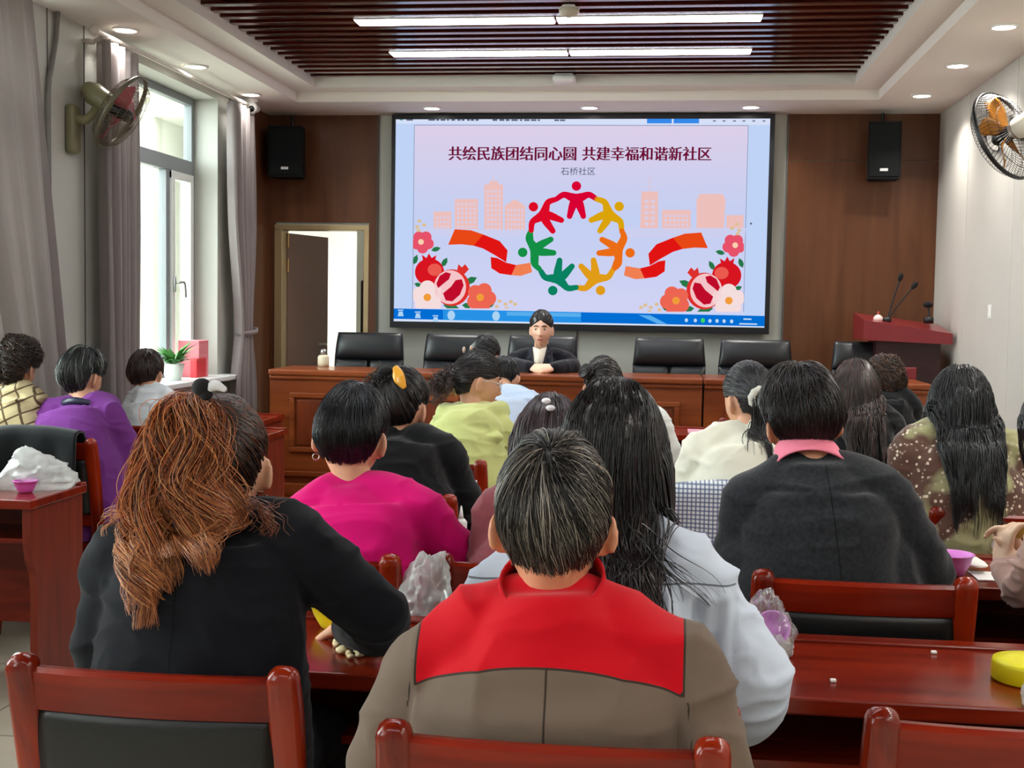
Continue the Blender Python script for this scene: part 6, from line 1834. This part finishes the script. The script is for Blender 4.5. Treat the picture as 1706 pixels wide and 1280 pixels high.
# --- white top, hair in a bun
M_whitet = cloth_mat('white_cotton', (226, 230, 226), 0.8, (700, 0.0003))
J = joints(5.22, (996, 712), (1092, 706), (980, 780, 0.02), (1112, 765, 0.03), (1010, 790, 0.3), (1085, 795, 0.3), -0.17, 5.2)
hc = at(1006, 647, 5.3)
r, I = person('person in a white top with dark bun, just right of the seated speaker', J, (hc, 8, 14, -4), M_whitet, garment='blouse', hs=1.0, seed=27, infl=0.024)
h = Hair(I).cap(0.014, 0.06, 0.5, (20, 18, 18)); B = nz((-0.72, -0.6, 0.36)); h.comb(B, 500, base=(26, 22, 21), w=0.0022, streak=[((120, 112, 108), 0.1)])
b0 = h.surf(np.array([B]), np.array([0.03]))[0]; mb = MB(); rng = np.random.default_rng(20)
n = 160; P = np.zeros((n, 20, 3)); bo = I['R'] @ B; ex = nz(np.cross(bo, (0, 0, 1))); ey = np.cross(ex, bo)
for k in range(20):
    a = 2 * math.pi * (k / 19) * 0.8 + rng.random(n) * 6.28 if k == 0 else a + 0.26
    rr = 0.018 + 0.012 * np.cos(np.arange(n) * 1.7 + k * 0.15); P[:, k] = b0 + (np.cos(a) * rr)[:, None] * ex + (np.sin(a) * rr)[:, None] * ey + (0.012 * np.sin(np.arange(n) * 2.3 + k * 0.15))[:, None] * bo + bo * 0.01
h.put(P, np.full(n, 0.003), h.color(n, 20, (26, 22, 21), None, 0.3, None, rng), 0.9, rng); h.build(r)

# --- brown-haired woman in black, and the curly-haired one beyond
J = joints(5.2, (1382, 712), (1478, 706), (1370, 790, 0.03), (1505, 770, 0.03), (1400, 800, 0.3), (1470, 800, 0.3), 0.77, 5.18)
hc = at(1424, 657, 5.28)
r, I = person('person in black with long dark brown hair, before the curly head', J, (hc, -6, 12, 0), M_blk, garment='top', hs=1.05, seed=29, infl=0.024)
h = Hair(I).cap(0.017, 0.0, 0.5, (30, 22, 20)); h.long(1500, 0.36, (0, 0.1, 1), wmax=0.10, noise=0.02, base=(44, 32, 29), tip=(40, 28, 26), w=0.0022, clumps=50, clump_k=0.4, wave=0.004, streak=[((92, 60, 54), 0.12)], seed=45); h.build(r)
J = joints(6.2, (1440, 678), (1510, 674), (1432, 730, 0.02), (1520, 725, 0.02), (1450, 745, 0.3), (1500, 745, 0.3), 1.06, 6.2)
hc = at(1474, 643, 6.28)
r, I = person('person in black with short curly brown hair, before the lectern chair', J, (hc, 0, 12, 0), M_blk, garment='top', hs=0.98, seed=31, infl=0.024)
h = Hair(I).cap(0.018, 0.02, 0.45, (34, 24, 20), (0.01, 0.006, 0.006), 0.01); h.short(1000, 0.07, (0.1, -0.2, 0.97), base=(48, 33, 26), lift=0.02, w=0.002, streak=[((104, 70, 48), 0.25)], seed=51, curl=0.16, T=14, clumps=140); h.build(r)

# --- stooped light blue shirt, half hidden; dark-haired one nearest the head table
M_lb = cloth_mat('sky_blue_cotton', (196, 212, 236), 0.8, (700, 0.0003))
J = joints(6.15, (818, 690), (868, 690), (806, 740, 0.04), (880, 738, 0.04), (825, 745, 0.3), (860, 745, 0.3), -0.79, 6.1)
J['shL'] = np.array((-0.95, 6.22, 1.0)); J['shR'] = np.array((-0.66, 6.22, 1.0)); J['neck'] = np.array((-0.83, 6.36, 1.07))
hc = np.array((-0.84, 6.47, 1.12))
r, I = person('person stooping in a light blue shirt, behind the lime green hoodie', J, (hc, 0, 50, 0), M_lb, garment='shirt', seed=33, infl=0.03)
h = Hair(I).cap(0.014, 0.02, 0.5, DK); h.short(500, 0.08, (0, -0.3, 0.95), w=0.002, seed=53); h.build(r)
J = joints(7.2, (790, 672), (868, 664), (782, 720, 0.03), (888, 702, 0.03), (805, 735, 0.25), (860, 735, 0.25), -0.96, 7.2)
hc = at(808, 598, 7.26)
r, I = person('person in black with sleek dark hair and pale clip, nearest the head table', J, (hc, -14, 10, 0), M_blk, garment='top', seed=35, infl=0.024, hs=1.03)
h = Hair(I).cap(0.016, 0.05, 0.5, (20, 20, 20)); B = nz((-0.6, -0.6, 0.4)); h.comb(B, 450, base=(24, 24, 24), w=0.0026, streak=[((96, 98, 98), 0.14)]); h.build(r)
for q in ((773, 583), (785, 581)):
    p = at(q[0], q[1], 7.16); mb = MB(); mb.ell(p, (0.009, 0.012, 0.019)); mb.build('hair_clip', mat('pale_rose_gold', (226, 196, 176), 0.3), r, True)

# --- by the windows: purple cardigan, pale blue shirt, plaid knit
M_pur = cloth_mat('purple_knit', (112, 52, 128), 0.9, (800, 0.0005), 0.1)
J = joints(5.5, (68, 702), (180, 688), (48, 775, 0.03), (222, 775, 0.05), (90, 800, 0.2), (200, 772, 0.2), -2.62, 5.46)
J['neck'] = at(142, 668, 5.54)
hc = at(138, 629, 5.58)
r, I = person('person in a purple cardigan with grey-black hair by the window', J, (hc, -16, 14, 0), M_pur, garment='cardigan', hs=1.02, girth=1.15, depth=1.2, seed=37, infl=0.026, wr=(0.01, 6), collar=stand_collar(mat('white_cotton_collar', (226, 228, 230), 0.8), 0.07, 0.035))
h = Hair(I).cap(0.017, 0.0, 0.5, (34, 38, 36), (0.006, 0.008, 0.004), 0.006); h.short(1100, 0.10, (0.1, -0.1, 0.98), base=(44, 48, 46), lift=0.014, w=0.0018, streak=[((150, 156, 150), 0.16)], seed=55, clumps=110, down=0.3)
h.build(r)
mb = MB(); c = I['J']['neck'] + np.array((0, -0.03, 0.0)); mb.tube([c + 0.078 * np.array((math.cos(a), math.sin(a), 0.1 * math.sin(3 * a))) for a in np.linspace(0, 6.28, 22)], 0.018, 10, ends=False); mb.build('scarf', mat('navy_silk', (34, 36, 60), 0.4), r, True)
J = joints(6.3, (222, 690), (288, 682), (205, 732, 0.04), (305, 730, 0.04), (232, 745, 0.25), (285, 745, 0.25), -2.56, 6.24)
J['neck'] = at(248, 646, 6.33)
hc = at(243, 625, 6.38)
r, I = person('person in a pale blue shirt with short brown hair beside the window plant', J, (hc, 4, 18, 0), cloth_mat('ice_blue_cotton', (226, 234, 238), 0.8, (700, 0.0003)), garment='shirt', seed=39, infl=0.03, girth=1.15, depth=1.15, collar=stand_collar(mat('ice_blue_collar', (226, 234, 238), 0.8), 0.07, 0.04, fold=True))
h = Hair(I).cap(0.014, 0.04, 0.5, (44, 32, 30), (0.004, 0.004, 0.004)); h.short(900, 0.07, (0.05, -0.2, 0.97), base=(54, 38, 36), lift=0.012, w=0.0018, streak=[((110, 84, 76), 0.16)], seed=57, clumps=120); h.build(r)


def plaid(N, L, src, mix, step):
    tc = N.new('ShaderNodeTexCoord'); mp = N.new('ShaderNodeMapping'); mp.inputs['Rotation'].default_value = (0, 0.5, 0); L.new(tc.outputs['Object'], mp.inputs['Vector']); sp_ = N.new('ShaderNodeSeparateXYZ'); L.new(mp.outputs[0], sp_.inputs[0]); out = src
    for ax in (0, 2):
        m_ = N.new('ShaderNodeMath'); m_.operation = 'MULTIPLY'; m_.inputs[1].default_value = 2 * math.pi / 0.058; L.new(sp_.outputs[ax], m_.inputs[0])
        s_ = N.new('ShaderNodeMath'); s_.operation = 'SINE'; L.new(m_.outputs[0], s_.inputs[0]); out = mix(step(s_.outputs[0], 0.86, 0.93), out, lin((92, 74, 50)))
    return out


J = joints(5.5, (-24, 678), (52, 672), (-34, 740, 0.02), (70, 735, 0.04), (-15, 760, 0.25), (45, 760, 0.25), -2.84, 5.46)
J['neck'] = at(22, 645, 5.52)
hc = at(28, 616, 5.56)
r, I = person('person in a beige plaid knit with curly dark hair at the left edge', J, (hc, -6, 14, 0), cloth_mat('plaid_knit', (196, 180, 138), 0.9, (500, 0.0005), pattern=plaid), garment='knit', seed=41, infl=0.034, girth=1.1)
h = Hair(I).cap(0.020, 0.0, 0.45, (32, 24, 20), (0.014, 0.012, 0.008), 0.012); h.short(1100, 0.085, (0.1, -0.2, 0.97), base=(44, 32, 26), lift=0.022, w=0.002, streak=[((88, 64, 48), 0.2)], seed=59, curl=0.16, T=14, clumps=150); h.build(r)

# --- the speaker behind the head table, facing the room
M_blz = cloth_mat('navy_black_blazer', (14, 16, 26), 0.8, (500, 0.0004))
J = joints(8.97, (861, 601), (941, 601), (848, 628, -0.02), (956, 628, -0.02), (882, 618, -0.22), (924, 618, -0.22), -0.90, 9.0, 0.68, side=-1, floor=PZ)
for k_ in ('wrL', 'wrR', 'elL', 'elR'):
    J[k_][2] = max(J[k_][2], 1.075)
J['neck'] = at(902, 588, 8.98)
hc = at(902, 549, 8.93)
M_inner = mat('ivory_knit', (228, 218, 202), 0.85, bump=(500, 0.0004))


def blazer_parts(root, J, fwd, right, c, R):
    nb = J['neck']; mid = (J['shL'] + J['shR']) / 2
    mb = MB(); q = [(-0.05, 0.02, 0.03), (0.05, 0.02, 0.03), (0.0, 0.0, -0.19)]
    P_ = lambda x, f, z: mid + right * x + fwd * f + np.array((0, 0, z))
    v = [P_(-0.05, 0.085, 0.10), P_(0.05, 0.085, 0.10), P_(0.034, 0.15, 0.0), P_(0.0, 0.165, -0.10), P_(-0.034, 0.15, 0.0), P_(0, 0.12, 0.085)]
    v2 = [p_ - fwd * 0.05 for p_ in v]
    mb.add(v + v2, [(0, 4, 5), (5, 4, 2), (5, 2, 1), (4, 3, 2), (6, 11, 10), (11, 8, 10), (11, 7, 8), (10, 8, 9), (0, 6, 10, 4), (4, 10, 9, 3), (3, 9, 8, 2), (2, 8, 7, 1), (1, 7, 11, 5), (5, 11, 6, 0)]); mb.build('knit_top', M_inner, root, True)
    for s in (-1, 1):
        mb = MB()
        v = [P_(s * 0.05, 0.06, 0.125), P_(s * 0.085, 0.08, 0.085), P_(s * 0.10, 0.14, 0.0), P_(s * 0.045, 0.175, -0.09), P_(s * 0.0, 0.18, -0.15), P_(s * 0.022, 0.172, -0.05), P_(s * 0.045, 0.135, 0.04)]
        v2 = [p_ - fwd * 0.012 for p_ in v]; k = len(v)
        mb.add(v + v2, [tuple(range(k)), tuple(range(2 * k - 1, k - 1, -1))] + [(i, i + k, (i + 1) % k + k, (i + 1) % k) for i in range(k)]); mb.build('lapel', cloth_mat('lapel_cloth', (30, 32, 42), 0.75, (500, 0.0004)), root)


r, I = person('person in a dark blazer facing the room at the head table, hands clasped', J, (hc, 180, 3, 0), M_blz, garment='blazer', wr=(0.003, 9), hs=1.02, voxel=0.0045, cl_voxel=0.006, eyes=True, seed=43, infl=0.02, hand_dir={'L': (0.8, -0.45, -0.05), 'R': (-0.8, -0.45, -0.05)}, palm={'L': (0.35, 0.5, -0.8), 'R': (-0.35, 0.5, -0.8)}, collar=blazer_parts, skin=mat('skin_speaker', (232, 186, 158), 0.5, sss=0.1), hand_bend=1.25, ears=14)
h = Hair(I).cap(0.010, 0.0, 0.62, (20, 18, 18), (0.006, 0.0, 0.004)); h.comb(nz((0.0, -0.85, 0.3)), 500, base=(24, 21, 21), w=0.002, streak=[((60, 54, 52), 0.1)]); h.build(r)

bpy.data.scenes.remove(sc2)
